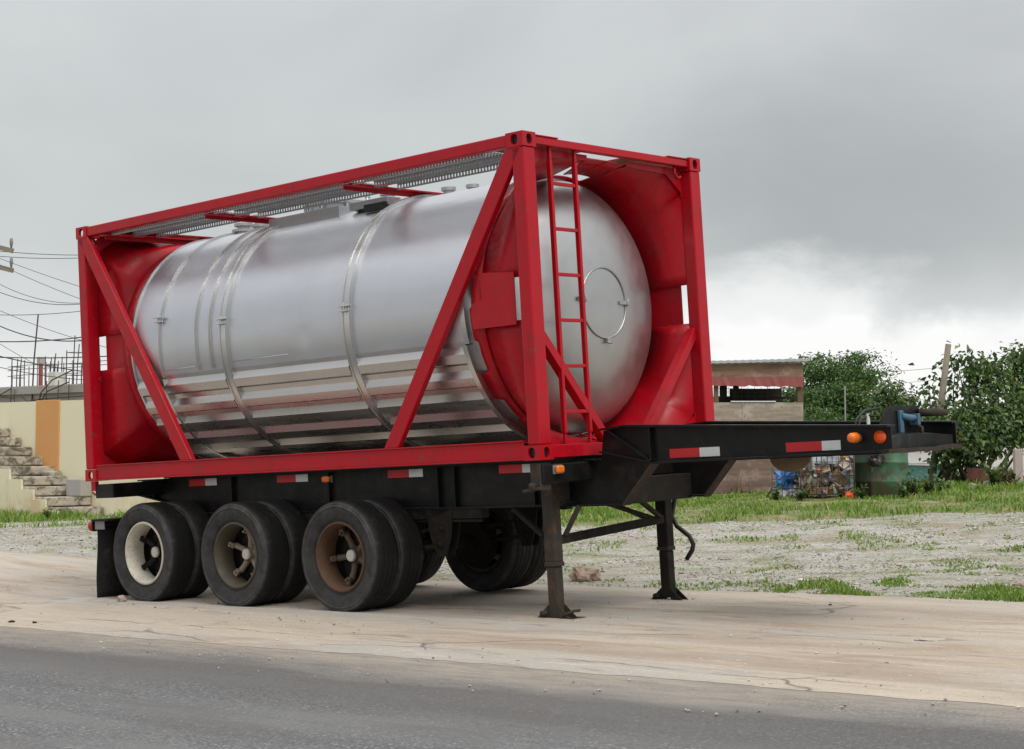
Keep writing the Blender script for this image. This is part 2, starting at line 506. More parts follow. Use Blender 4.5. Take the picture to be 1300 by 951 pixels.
M['cream'] = wall_mat()
M['ochre'] = paint('orange_ochre_paint', (0.66, 0.33, 0.12), (0.60, 0.29, 0.105), 0.85, 2, (0.5, 0.38, 0.22), 0.4)
M['green_mark'] = NT('green_wall_paint').col((0.06, 0.33, 0.13)).rough(0.8).m
M['tread'] = paint('stained_stair_concrete', (0.46, 0.42, 0.345), (0.38, 0.34, 0.275), 0.92, 2.2, (0.07, 0.06, 0.048), 1.0, 0.2, 0.35)
t = NT('stained_step_concrete')
a = t.mix(t.noise(3, 6, 0.65), (0.50, 0.45, 0.365), (0.40, 0.36, 0.29))
a = t.mix(t.ramp(t.noise(3.4, 8, 0.72, (1, 1, 1.6), dist=0.7), [(0.46, 0.0), (0.58, 0.9)]), a, (0.085, 0.075, 0.06))
a = t.mix(t.ramp(t.noise(5, 8, 0.7, loc=(4, 1, 2)), [(0.58, 0.0), (0.66, 0.8)]), a, (0.56, 0.48, 0.36))
t.col(a).rough(0.92)
t.bump(t.noise(9, 7, 0.7), 0.6, 0.04)
M['tread'] = t.m
M['conc'] = paint('raw_grey_concrete', (0.42, 0.40, 0.37), (0.34, 0.325, 0.30), 0.92, 1.6, (0.20, 0.185, 0.165), 0.7, 0.2, 0.25)
M['whitewash'] = paint('pale_render', (0.66, 0.65, 0.60), (0.58, 0.57, 0.53), 0.9, 2, (0.35, 0.33, 0.29), 0.4)
M['teal'] = paint('teal_wall_paint', (0.14, 0.34, 0.33), (0.17, 0.38, 0.37), 0.85, 2, (0.1, 0.16, 0.15), 0.5)
M['pinkish'] = paint('faded_pink_post', (0.48, 0.40, 0.37), (0.40, 0.33, 0.30), 0.9, 4, (0.25, 0.2, 0.17), 0.5)
M['rebar'] = NT('rusty_rebar').col((0.075, 0.055, 0.045)).rough(0.85).m
M['terracotta'] = paint('rusty_red_drum', (0.15, 0.045, 0.03), (0.10, 0.035, 0.025), 0.8, 6, (0.08, 0.04, 0.03), 0.6)
M['orange_rust'] = paint('orange_rust_drum', (0.17, 0.065, 0.035), (0.12, 0.05, 0.03), 0.8, 6, (0.1, 0.06, 0.04), 0.6)
M['grey_metal'] = paint('dull_grey_metal', (0.24, 0.24, 0.24), (0.17, 0.17, 0.17), 0.6, 6)
M['rock'] = paint('pinkish_limestone', (0.46, 0.36, 0.30), (0.34, 0.25, 0.20), 0.92, 14, (0.17, 0.085, 0.06), 0.85, 0.2, 0.5)
M['rock_pale'] = paint('pale_limestone', (0.52, 0.48, 0.42), (0.42, 0.38, 0.33), 0.92, 14, (0.25, 0.2, 0.16), 0.6, 0.2, 0.5)
M['bag_blue'] = NT('blue_plastic').col((0.035, 0.16, 0.42)).rough(0.35).m
M['bag_white'] = NT('white_plastic').col((0.66, 0.67, 0.68)).rough(0.35).m
M['bag_black'] = NT('black_plastic').col((0.012, 0.011, 0.012)).rough(0.35).m
M['card'] = paint('brown_cardboard', (0.33, 0.23, 0.145), (0.27, 0.185, 0.115), 0.85, 6)
M['foam'] = paint('white_foam', (0.60, 0.66, 0.72), (0.52, 0.58, 0.64), 0.7, 6)
t = NT('mixed_rubbish')
t.col(t.ramp(t.island(), [(0.0, (0.05, 0.045, 0.04)), (0.2, (0.42, 0.41, 0.39)), (0.4, (0.33, 0.24, 0.16)), (0.55, (0.50, 0.48, 0.44)), (0.7, (0.12, 0.14, 0.22)), (0.8, (0.55, 0.5, 0.42)), (0.88, (0.45, 0.10, 0.06)), (0.94, (0.55, 0.30, 0.10)), (1.0, (0.75, 0.75, 0.74))])).rough(0.6)
M['rubbish'] = t.m

# ------------------------------------------------------------------ mesh helpers


class MB:
    def __init__(self):
        self.v, self.f, self.mi, self.sm = [], [], [], []
        self.cur = 0
        self.smooth = False

    def add(self, vs, fs):
        o = len(self.v)
        self.v += [tuple(p) for p in vs]
        for f in fs:
            self.f.append(tuple(i + o for i in f))
            self.mi.append(self.cur)
            self.sm.append(self.smooth)
        return self

    def hexa(self, p):      # 8 points: bottom loop then top loop
        return self.add(p, [(3, 2, 1, 0), (4, 5, 6, 7), (0, 1, 5, 4), (1, 2, 6, 5), (2, 3, 7, 6), (3, 0, 4, 7)])

    def box(self, x0, x1, y0, y1, z0, z1):
        return self.hexa([(x0, y0, z0), (x1, y0, z0), (x1, y1, z0), (x0, y1, z0), (x0, y0, z1), (x1, y0, z1), (x1, y1, z1), (x0, y1, z1)])

    def bar(self, p, q, w, h, up=(0, 0, 1)):
        p, q = Vector(p), Vector(q)
        d = (q - p).normalized()
        u = Vector(up)
        s = d.cross(u).normalized()
        u = s.cross(d).normalized()
        s *= w / 2
        u *= h / 2
        return self.hexa([p - s - u, q - s - u, q + s - u, p + s - u, p - s + u, q - s + u, q + s + u, p + s + u])

    def tube(self, pts, r, n=10, cap=True):
        pts = [Vector(p) for p in pts]
        rs = r if isinstance(r, (list, tuple)) else [r] * len(pts)
        vs, fs = [], []
        prev = None
        for i, p in enumerate(pts):
            d = (pts[min(i + 1, len(pts) - 1)] - pts[max(i - 1, 0)]).normalized()
            if prev is None:
                a = d.orthogonal().normalized()
            else:
                a = (prev - d * prev.dot(d))
                a = a.normalized() if a.length > 1e-6 else d.orthogonal().normalized()
            prev = a
            b = d.cross(a)
            for k in range(n):
                t = 2 * math.pi * k / n
                vs.append(p + (a * math.cos(t) + b * math.sin(t)) * rs[i])
        for i in range(len(pts) - 1):
            for k in range(n):
                fs.append((i * n + k, i * n + (k + 1) % n, (i + 1) * n + (k + 1) % n, (i + 1) * n + k))
        if cap:
            fs.append(tuple(range(n))[::-1])
            fs.append(tuple(range((len(pts) - 1) * n, len(pts) * n)))
        sm = self.smooth
        self.smooth = True
        self.add(vs, fs)
        self.smooth = sm
        return self

    def lathe(self, prof, c, axis='y', n=48, ang=(0, 2 * math.pi), closed=None):
        """prof: (r, a) pairs along the axis; c: centre"""
        full = abs(ang[1] - ang[0] - 2 * math.pi) < 1e-6
        m = n if full else n + 1
        vs, fs = [], []
        for (r, a) in prof:
            for k in range(m):
                t = ang[0] + (ang[1] - ang[0]) * k / n
                s, q = r * math.cos(t), r * math.sin(t)
                if axis == 'y':
                    vs.append((c[0] + s, c[1] + a, c[2] + q))
                elif axis == 'x':
                    vs.append((c[0] + a, c[1] + s, c[2] + q))
                else:
                    vs.append((c[0] + s, c[1] + q, c[2] + a))
        for i in range(len(prof) - 1):
            for k in range(n if full else n):
                k2 = (k + 1) % m if full else k + 1
                fs.append((i * m + k, i * m + k2, (i + 1) * m + k2, (i + 1) * m + k))
        return self.add(vs, fs)

    def prism(self, poly, d):
        """closed outline poly (3-D points) pushed along vector d"""
        n = len(poly)
        d = Vector(d)
        p = [Vector(q) for q in poly]
        vs = p + [q + d for q in p]
        fs = [tuple(range(n))[::-1], tuple(range(n, 2 * n))]
        fs += [(i, (i + 1) % n, n + (i + 1) % n, n + i) for i in range(n)]
        return self.add(vs, fs)

    def build(self, name, mats, parent=None, bevel=0.0, seg=2, solid=0.0, recalc=True, autosmooth=None):
        me = bpy.data.meshes.new(name)
        me.from_pydata([tuple(p) for p in self.v], [], self.f)
        mats = mats if isinstance(mats, (list, tuple)) else [mats]
        for m in mats:
            me.materials.append(M[m] if isinstance(m, str) else m)
        me.polygons.foreach_set('material_index', self.mi)
        me.polygons.foreach_set('use_smooth', self.sm)
        if recalc:
            bm = bmesh.new()
            bm.from_mesh(me)
            bmesh.ops.recalc_face_normals(bm, faces=bm.faces)
            bm.to_mesh(me)
            bm.free()
        if autosmooth:
            for p in me.polygons:
                p.use_smooth = True
            me.set_sharp_from_angle(angle=R(autosmooth))
        me.update()
        o = bpy.data.objects.new(name, me)
        scene.collection.objects.link(o)
        if parent:
            o.parent = parent
            o.location = OFF.get(parent.name, (0, 0, 0))
        if solid:
            md = o.modifiers.new('solid', 'SOLIDIFY')
            md.thickness = abs(solid)
            md.offset = -1 if solid > 0 else 0
        if bevel:
            md = o.modifiers.new('bevel', 'BEVEL')
            md.width = bevel
            md.segments = seg
            md.limit_method = 'ANGLE'
            md.angle_limit = R(40)
            md.harden_normals = False
        return o


OFF = {}


def tag(o, label=None, cat=None, group=None, kind=None):
    if label:
        o['label'] = label
    if cat:
        o['category'] = cat
    if group:
        o['group'] = group
    if kind:
        o['kind'] = kind
    return o


def empty(name, loc, rz=0.0):
    o = bpy.data.objects.new(name, None)
    o.empty_display_size = 0.2
    scene.collection.objects.link(o)
    o.location = loc
    o.rotation_euler = (0, 0, rz)
    return o


def copy_tree(o, parent=None):
    c = o.copy()
    scene.collection.objects.link(c)
    if parent:
        c.parent = parent
    for ch in list(o.children):
        copy_tree(ch, c)
    return c


# ------------------------------------------------------------------ terrain


def sst(t):
    t = min(1.0, max(0.0, t))
    return t * t * (3 - 2 * t)


def T(x, y):
    return 0.7 * math.tanh(x / 20) + 0.38 * sst((y - 17) / 9) - 2.6 * sst((y - 33) / 14)


CPH = math.sqrt(1 - PITCH * PITCH)


def P(px, py, depth):
    """the place at that distance (world y) seen at a pixel of the 1300 px photograph"""
    a, b = (px - 650) / FPX, (py - 430.5) / FPX
    d = Vector((a, CPH + b * PITCH, PITCH - b * CPH))
    d *= depth / d.y
    return Vector((d.x, d.y, d.z + CAM_Z))


UX, UY = Vector((0.7525, -0.6586, 0)), Vector((0.6586, 0.7525, 0))   # along / across the road
RZ = math.atan2(-0.6586, 0.7525)


def uv(u, v, z=None):
    p = UX * u + UY * v
    return Vector((p.x, p.y, T(p.x, p.y) if z is None else z))


def nz2(x, y, s=1.0, seed=0.0):
    return noise.noise(Vector((x * s + seed, y * s - seed, seed * 0.37)))


def grid_obj(name, us, vs, fn, mat, smooth=True):
    vv = [fn(u, v) for v in vs for u in us]
    n = len(us)
    ff = [(j * n + i, j * n + i + 1, (j + 1) * n + i + 1, (j + 1) * n + i) for j in range(len(vs) - 1) for i in range(n - 1)]
    me = bpy.data.meshes.new(name)
    me.from_pydata(vv, [], ff)
    me.materials.append(M[mat])
    me.polygons.foreach_set('use_smooth', [smooth] * len(ff))
    o = bpy.data.objects.new(name, me)
    scene.collection.objects.link(o)
    return o


def axis_steps(lo, mid0, mid1, hi, fine, grow=1.35):
    s = list(np.arange(mid0, mid1 + 1e-6, fine))
    a, st = [], fine
    x = mid0
    while x > lo:
        st *= grow
        x -= st
        a.append(x)
    b, st = [], fine
    x = mid1
    while x < hi:
        st *= grow
        x += st
        b.append(x)
    return a[::-1] + s + b


gx = axis_steps(-900, -18, 18, 900, 0.3)
gy = axis_steps(-300, 4, 48, 1500, 0.3)
tag(grid_obj('ground', gx, gy, lambda x, y: (x, y, T(x, y) + (0.035 * nz2(x, y, 0.9) + 0.02 * nz2(x, y, 2.6, 3)) * sst((0.6586 * x + 0.7525 * y - 13.6) / 2.0)), 'gravel'), kind='structure')


def edge_far(u):
    return 12.80 + 0.16 * nz2(u, 0, 0.35, 5) + 0.10 * nz2(u, 0, 1.4, 8) + 0.035 * nz2(u, 0, 6, 2) - 0.5 * sst((-15.0 - u) / 5)


def edge_near(u):
    return 7.95 + 0.08 * nz2(u, 3, 0.5, 1) + 0.05 * nz2(u, 3, 2.4, 4) + 0.03 * nz2(u, 3, 7, 6)


def apron_pt(u, f):
    v0, v1 = edge_near(u), edge_far(u)
    v = v0 + (v1 - v0) * f
    x, y = u * UX.x + v * UY.x, u * UX.y + v * UY.y
    k = min(1.0, f * 12, (1 - f) * 12)
    z = T(x, y) + 0.0058 + 0.008 * k + 0.010 * nz2(u * 0.35, v * 1.2, 1.0, 2) * k + 0.006 * nz2(u, v, 2.8, 9) * k
    return (u, v, z)


us = list(np.arange(-40, 14, 0.1))
vsF = list(np.linspace(0, 1, 64))
o = grid_obj('concrete_apron', us, vsF, apron_pt, 'apron')
o.rotation_euler = (0, 0, RZ)
tag(o, kind='structure')


def road_pt(u, v):
    x, y = u * UX.x + v * UY.x, u * UX.y + v * UY.y
    return (u, v, T(x, y) + 0.004)


o = grid_obj('road', list(np.arange(-60, 40, 0.5)), list(np.arange(0.6, 8.11, 0.25)), road_pt, 'road')
o.rotation_euler = (0, 0, RZ)
tag(o, kind='structure')


# ---- grassed earth, grass, gravel
def grass_amount(x, y):
    """how thick the grass stands at a place (0..1)"""
    v = 0.6586 * x + 0.7525 * y
    u = 0.7525 * x - 0.6586 * y
    g = 0.0
    n1 = nz2(x, y, 0.8, 1.5)
    n2 = nz2(x, y, 2.3, 7.5)
    if -3.5 < x < 16:                               # bank in front of the shed and the drums
        lo = 22.55 + 0.6 * n1 + 0.5 * n2 + 0.2 * nz2(x, y, 6, 3)
        g = max(g, sst((y - lo) / 0.7) * sst((33.5 - y) / 1.5) * (0.15 + 0.8 * sst((0.38 - n2 - 0.5 * nz2(x, y, 1.1, 17)) / 0.35)))
    if x < -3.5 and y > 27.0:                       # foot of the garden wall
        lo = 29.0 + 0.4 * n1
        g = max(g, 0.8 * sst((y - lo) / 0.6) * sst((17.9 + 0.2 - v) / 0.2))
    if x < -3 and y < 29.5 and v > 13:
        g = max(g, 0.35 * sst((n1 + 0.25 * n2 - 0.18) / 0.25))
    e = edge_far(u)
    if x > 0.6 and v > e:                           # ragged verge along the edge of the concrete
        along = sst((x - 2.15) / 0.5) * (1 - 0.9 * sst((0.22 - abs(x - 3.25)) / 0.12))
        g = max(g, 0.9 * along * sst((n1 + 0.5 * n2 + 0.26) / 0.25) * sst((e + 1.0 + 0.5 * n2 - v) / 0.3))
        g = max(g, 0.55 * along * sst((n1 * 0.6 + n2 * 0.8 - 0.05) / 0.3) * sst((e + 3.4 - v) / 1.5))
    if x > -4 and v > e + 0.05 and y < 23:
        g = max(g, 0.22 * sst((n2 + 0.5 * n1 + 0.03) / 0.3))
    return g


def turf_pt(x, y):
    return (x, y, T(x, y) + 0.035 * nz2(x, y, 0.9) + 0.02 * nz2(x, y, 2.6, 3) + 0.05 * sst((y - 22.6 - 0.35 * nz2(x, y, 0.8, 1.5)) / 0.9) - 0.05 * 0.3)


o = grid_obj('earth_bank', list(np.arange(-3.2, 16, 0.16)), list(np.arange(22.3, 34.5, 0.16)), turf_pt, 'turf')
tag(o, kind='structure')


def blades(name, count, region, hmin, hmax, mat, seed):
    r = np.random.RandomState(seed)
    V, F = [], []
    made = tries = 0
    while made < count and tries < count * 40:
        tries += 1
        x = r.uniform(region[0], region[1])
        y = r.uniform(region[2], region[3])
        g = grass_amount(x, y)
        if r.rand() > g:
            continue
        tall = 0.45 + 1.0 * sst((nz2(x, y, 0.9, 4) + 0.3) / 0.6)
        if 5.2 < x < 9.5 and y > 25.2:
            tall *= 1.25 if x > 6.6 else 0.7
        h = r.uniform(hmin, hmax) * (0.5 + 0.5 * g) * tall
        a = r.uniform(0, 2 * math.pi)
        w = r.uniform(0.005, 0.011) * (1 + (y - 12) * 0.035)
        lx, ly = r.normal(0, 0.40) * h, r.normal(0, 0.40) * h
        z = turf_pt(x, y)[2] if (y > 22.3 and x > -3.2) else T(x, y) + 0.035 * nz2(x, y, 0.9) * 0.5
        z -= 0.01
        cx, sx = math.cos(a) * w, math.sin(a) * w
        i = len(V)
        V += [(x - cx, y - sx, z), (x + cx, y + sx, z), (x + cx * .7 + lx * .4, y + sx * .7 + ly * .4, z + h * .6), (x - cx * .7 + lx * .4, y - sx * .7 + ly * .4, z + h * .6), (x + lx, y + ly, z + h)]
        F += [(i, i + 1, i + 2, i + 3), (i + 3, i + 2, i + 4)]
        made += 1
    me = bpy.data.meshes.new(name)
    me.from_pydata(V, [], F)
    me.materials.append(M[mat])
    o = bpy.data.objects.new(name, me)
    scene.collection.objects.link(o)
    return o


tag(blades('grass', 52000, (-3.4, 13, 22.0, 33), 0.035, 0.095, 'grass', 1), 'uneven green grass on the bank before the shed and the drums', 'grass', kind='stuff')
tag(blades('grass', 9000, (-14, -4.5, 22, 34), 0.07, 0.17, 'grass', 2), 'green grass along the foot of the cream wall and steps', 'grass', kind='stuff')
tag(blades('grass', 19000, (-3.0, 8.5, 12.6, 22.5), 0.018, 0.062, 'grass', 3), 'short grass tufts between the gravel and the concrete edge', 'grass', kind='stuff')


def pebble(V, F, c, s, r):
    k = 6
    i = len(V)
    ph = r.uniform(0, 6.28)
    V.append((c[0], c[1], c[2] + s * r.uniform(.45, .8)))
    for j in range(k):
        t = ph + j * 2 * math.pi / k
        q = s * r.uniform(.7, 1.25)
        V.append((c[0] + q * math.cos(t), c[1] + q * math.sin(t), c[2] + s * r.uniform(-.1, .25)))
    V.append((c[0], c[1], c[2] - s * .6))
    for j in range(k):
        F.append((i, i + 1 + j, i + 1 + (j + 1) % k))
        F.append((i + 7, i + 1 + (j + 1) % k, i + 1 + j))


r = np.random.RandomState(11)
V, F = [], []
n = 0
while n < 17000:
    x, y = r.uniform(-11, 11), r.uniform(11.5, 29)
    if abs(x) > 0.36 * y + 0.6:
        continue
    v, u = 0.6586 * x + 0.7525 * y, 0.7525 * x - 0.6586 * y
    if v < edge_far(u) + 0.03 or (x > -3 and y > 23.2) or y > 28.5:
        continue
    if r.rand() > 0.25 + 0.75 * sst((nz2(x, y, 0.6, 11) + 0.35) / 0.5):
        continue
    s = 0.005 + 0.013 * r.rand() ** 2.4 + (0.03 * r.rand() if r.rand() < 0.03 else 0)
    pebble(V, F, (x, y, T(x, y) + 0.035 * nz2(x, y, 0.9) * sst((v - 13.6) / 2) + 0.004), s, r)
    n += 1
me = bpy.data.meshes.new('gravel')
me.from_pydata(V, [], F)
me.materials.append(M['stones'])
o = bpy.data.objects.new('gravel', me)
scene.collection.objects.link(o)
tag(o, 'pale limestone chips scattered over the lot behind the trailer', 'gravel', kind='stuff')

# grit lying on the concrete
V, F = [], []
n = 0
while n < 1500:
    u, v = r.uniform(-20, 2), r.uniform(7.0, 12.8)
    if r.rand() > 0.12 + 0.9 * sst((nz2(u, v * 2, 0.8, 31) - 0.02) / 0.3):
        continue
    p = uv(u, v)
    pebble(V, F, (p.x, p.y, p.z + 0.014), 0.003 + 0.011 * r.rand() ** 3, r)
    n += 1
me = bpy.data.meshes.new('grit')
me.from_pydata(V, [], F)
me.materials.append(M['stones'])
o = bpy.data.objects.new('grit', me)
scene.collection.objects.link(o)
tag(o, 'loose grit and chips strewn on the beige concrete', 'grit', kind='stuff')

# ------------------------------------------------------------------ the tank container and its trailer
# both are built in the container's own frame: x forward, y away from the road, z up from the corner castings
MC = Matrix(((0.75084071, 0.65813367, -0.05566243), (-0.65924362, 0.75192638, -0.00213569), (0.04044848, 0.03829866, 0.99844736)))
OC = Vector((-4.32643, 16.92200, 1.04168))
L, W, H = 6.058, 2.438, 2.591
YC, ZC = W / 2, 1.29


def rig(name, base):
    o = empty(name, (0, 0, 0))
    o.matrix_world = Matrix.Translation(OC + MC @ Vector(base)) @ MC.to_4x4()
    OFF[o.name] = tuple(-Vector(base))
    return o


tank = rig('tank_container', (L / 2, YC, 0))
tag(tank, 'silver cylindrical tank in a red container frame on the black trailer', 'tank container')


# corner castings: hollow blocks with an oval hole in every outer face
def casting(cx, cy, cz, sx, sy, sz):
    """corner point and the direction (+-1) in which the block extends"""
    b = MB()
    a, w, h = 0.178, 0.162, 0.118

    def face(o, e1, e2, l1, l2, hole, depth):
        o, e1, e2 = Vector(o), Vector(e1), Vector(e2)
        if not hole:
            b.add([o, o + e1 * l1, o + e1 * l1 + e2 * l2, o + e2 * l2], [(0, 1, 2, 3)])
            return
        n = 24
        c = o + e1 * l1 / 2 + e2 * l2 / 2
        ov, iv, dv = [], [], []
        for k in range(n):
            t = 2 * math.pi * (k + .5) / n
            x, y = math.cos(t), math.sin(t)
            m = max(abs(x), abs(y))
            px, py = x / m, y / m
            ov.append(c + e1 * px * l1 / 2 + e2 * py * l2 / 2)
            # stadium-like opening
            rx, ry = hole
            q = (abs(x) ** 2.6 + abs(y) ** 2.6) ** (-1 / 2.6)
            iv.append(c + e1 * x * q * rx + e2 * y * q * ry)
            dv.append(iv[-1] + Vector(depth) * 0.026)
        corners = [c + e1 * l1 / 2 * i + e2 * l2 / 2 * j for i, j in ((1, 1), (-1, 1), (-1, -1), (1, -1))]
        vs = ov + iv + dv + corners
        fs = []
        for k in range(n):
            k2 = (k + 1) % n
            fs.append((k, k2, n + k2, n + k))
            fs.append((n + k, n + k2, 2 * n + k2, 2 * n + k))
        for ci, k in ((0, 2), (1, 8), (2, 14), (3, 20)):
            fs.append((k, 3 * n + ci, (k + 1) % n))
        b.add(vs, fs)
    X, Y, Z = Vector((sx, 0, 0)), Vector((0, sy, 0)), Vector((0, 0, sz))
    c = Vector((cx, cy, cz))
    face(c, X, Z, a, h, (0.036, 0.042), Y)            # side face
    face(c, Y, Z, w, h, (0.034, 0.042), X)            # end face
    face(c, X, Y, a, w, (0.06, 0.034), Z)             # top or bottom face
    face(c + X * a, Y, Z, w, h, None, X)
    face(c + Y * w, X, Z, a, h, None, X)
    face(c + Z * h, X, Y, a, w, None, X)
    if not (cx == 0 and cy == 0):
        b.cur = 1  # black inner box stands in for the shade behind the holes
        q0, q1 = c + X * .030 + Y * .030 + Z * .030, c + X * (a - .004) + Y * (w - .004) + Z * (h - .004)
        b.box(*sorted((q0.x, q1.x)), *sorted((q0.y, q1.y)), *sorted((q0.z, q1.z)))
    bm_o = b.build('corner_casting', ['red', 'hose_shade'], tank, recalc=True)
    return bm_o


for cx, sx in ((0, 1), (L, -1)):
    for cy, sy in ((0, 1), (W, -1)):
        for cz, sz in ((0, 1), (H, -1)):
            casting(cx, cy, cz, sx, sy, sz)

for cx, sx in ((0, 1), (L, -1)):
    for cy, sy in ((0, 1), (W, -1)):
        b = MB()
        x0, x1 = sorted((cx + sx * 0.006, cx + sx * 0.128))
        y0, y1 = sorted((cy + sy * 0.006, cy + sy * 0.152))
        b.box(x0, x1, y0, y1, 0.120, H - 0.120)
        b.build('corner_post', 'red', tank, bevel=0.012)

for y0 in (0.008, W - 0.088):
    b = MB()
    b.box(0.18, L - 0.18, y0, y0 + 0.08, H - 0.106, H - 0.008)
    b.build('top_rail', 'red', tank, bevel=0.01)
for s in (0, 1):
    # bottom rail: a channel with its web set back between two flanges
    yo, yi = (0.004, 0.09) if s == 0 else (W - 0.004, W - 0.09)
    b = MB()
    y0, y1 = sorted((yo, yi))
    b.box(0.18, L - 0.18, y0, y1, 0.004, 0.016)
    b.box(0.18, L - 0.18, y0, y1, 0.148, 0.160)
    yw0, yw1 = sorted((yo + (0.014 if s == 0 else -0.014), yo + (0.026 if s == 0 else -0.026)))
    b.box(0.18, L - 0.18, yw0, yw1, 0.016, 0.148)
    b.build('bottom_rail', 'red', tank, bevel=0.003)

# end frames: header, sill and floor plate
for fr in (0, 1):
    xx = (lambda a, b_: (L - b_, L - a)) if fr else (lambda a, b_: (a, b_))
    b = MB()
    b.box(*xx(0.02, 0.085), 0.164, W - 0.164, H - 0.085, H - 0.022)
    for yy in (0.164, W - 0.164 - 0.30):
        b.box(*xx(0.010, 0.10), yy, yy + 0.30, H - 0.022, H - 0.010)
    b.build('end_header', 'red', tank, bevel=0.006)
    b = MB()
    b.box(*xx(0.012, 0.07), 0.164, W - 0.164, 0.012, 0.112)
    b.box(*xx(0.07, 0.46), 0.164, W - 0.164, 0.098, 0.110)
    b.build('end_sill', 'red', tank, bevel=0.004)
    # roof plate behind the header, with the rectangular hole that shows the sky
    b = MB()
    z0, z1 = H - 0.079, H - 0.069
    b.box(*xx(0.085, 0.27), 0.155, 0.86, z0, z1)
    b.box(*xx(0.085, 0.27), 1.42, W - 0.155, z0, z1)
    b.box(*xx(0.27, 0.47), 0.10, W - 0.10, z0, z1)
    b.build('roof_plate', 'red', tank)


# square-to-round skirt: from the frame's corner to the circle round the tank end
def skirt_corner(fr, sy, sz):
    b = MB()
    outer = [(0.145, 1.462), (0.145, 2.30), (0.36, 2.45), (0.95, 2.47), (YC, 2.475)]
    angs = [8.8, 38, 52, 79, 90]
    xo, Rr = 0.125, 1.118
    fx = (lambda x: L - x) if fr else (lambda x: x)

    def put(x, y, z):
        return (fx(x), W - y if sy < 0 else y, 2 * ZC - z if sz < 0 else z)
    ns = 8
    for i in range(len(outer) - 1):
        row = []
        for k in range(ns + 1):
            f = k / ns
            y = outer[i][0] + (outer[i + 1][0] - outer[i][0]) * f
            z = outer[i][1] + (outer[i + 1][1] - outer[i][1]) * f
            a = R(angs[i] + (angs[i + 1] - angs[i]) * f)
            xi = 0.60 if i < 3 else 0.42
            row += [put(xo, y, z), put(xi, YC - Rr * math.cos(a), ZC + Rr * math.sin(a))]
        b.add(row, [(2 * k, 2 * k + 2, 2 * k + 3, 2 * k + 1) for k in range(ns)])
    bo = b.build('skirt_plate', 'red', tank, recalc=True)
    bm = bmesh.new()
    bm.from_mesh(bo.data)
    bmesh.ops.remove_doubles(bm, verts=bm.verts, dist=0.0008)
    bmesh.ops.recalc_face_normals(bm, faces=bm.faces)
    bm.to_mesh(bo.data)
    bm.free()
    for pl in bo.data.polygons:
        pl.use_smooth = True
    bo.data.set_sharp_from_angle(angle=R(15))
    md = bo.modifiers.new('solid', 'SOLIDIFY')
    md.thickness = 0.010
    md.offset = 0
    # the flat plate that closes the corner between skirt, post and rail
    b = MB()
    dxx = 0.008 if fr else -0.008
    pts = [(0.160, 2.25), (0.165, 2.29), (0.37, 2.435), (0.95, 2.455), (0.95, 2.50), (0.20, 2.50), (0.135, 2.44), (0.135, 2.25)]
    b.prism([put(xo - 0.002, y, z) for y, z in pts], (dxx, 0, 0))
    b.build('corner_plate', 'red', tank)


for fr in (0, 1):
    for sy in (1, -1):
        for sz in (1, -1):
            skirt_corner(fr, sy, sz)
    # the narrow side webs at mid height, leaving a slot beside each post
    fx = (lambda x: L - x) if fr else (lambda x: x)
    for sy in (1, -1):
        fy = (lambda y: y) if sy > 0 else (lambda y: W - y)
        b = MB()
        y0, y1 = (fy(0.074), fy(0.084)) if fr else (fy(0.150), fy(0.160))
        out = [(0.235, 1.06), (0.66, 1.06), (0.66, 1.53), (0.235, 1.53)] if not fr else [(0.235, 1.08), (0.70, 1.08), (0.715, 1.20), (0.70, 1.285), (0.66, 1.30), (0.59, 1.31), (0.60, 1.53), (0.235, 1.50)]
        b.prism([(fx(x), y0, z) for x, z in out], (0, y1 - y0, 0))
        b.build('side_web', 'red', tank)
    # red collar round the tank with a ragged inner edge
    b = MB()
    n = 360
    vs, fs = [], []
    for k in range(n):
        a = 2 * math.pi * k / n
        tab = 0.11 if (k // 14) % 2 else 0.065
        tab *= 0.8 + 0.5 * noise.noise(Vector(((k // 14) * 0.7, fr * 9, 0)))
        tab += 0.008 * noise.noise(Vector((k * 0.3, fr * 5, 1)))
        for (rr, x) in ((1.128, 0.605), (1.128, 0.66 + tab)):
            vs.append((fx(x), YC + rr * math.cos(a), ZC + rr * math.sin(a)))
    for k in range(n):
        k2 = (k + 1) % n
        fs.append((2 * k, 2 * k2, 2 * k2 + 1, 2 * k + 1))
    b.smooth = True
    b.add(vs, fs)
    b.build('collar', 'red', tank, solid=-0.012)

# diagonal braces
for sy in (0, 1):
    y = 0.076 if sy == 0 else W - 0.076
    y0 = 0.006 if sy == 0 else W - 0.064
    zb, zt = 0.1605, H - 0.1065
    for xb, xt, wd in ((4.41, 5.955, 0.165), (1.635, 0.095, 0.175)):
        b = MB()
        b.prism([(xb - wd / 2, y0, zb), (xb + wd / 2, y0, zb), (xt + wd / 2, y0, zt), (xt - wd / 2, y0, zt)], (0, 0.058, 0))
        b.build('diagonal_brace', 'red', tank, bevel=0.006)
for fr in (0, 1):
    x = L - 0.10 if fr else 0.10
    for p, q in (((x, 0.13, 1.05), (x, 0.98, 0.10)), ((x, W - 0.13, 1.05), (x, W - 0.98, 0.10))):
        b = MB()
        b.bar(p, q, 0.075, 0.085, up=(1, 0, 0))
        b.build('diagonal_brace', 'red', tank, bevel=0.005)

# the tank shell
b = MB()
b.smooth = True
Rs = 1.10
prof = []
for k in range(0, 15):
    t = k / 14 * math.pi / 2
    prof.append((max(0.001, Rs * math.sin(t)), 0.66 - 0.44 * math.cos(t)))
prof2 = [(r_, L - a_) for (r_, a_) in prof[::-1]]
b.lathe(prof + [(Rs, 3.0)] + prof2, (0, YC, ZC), 'x', 96)
shell = b.build('tank_shell', 'head', tank)

# aluminium cladding: smooth above, corrugated lengthwise below
RC = 1.15


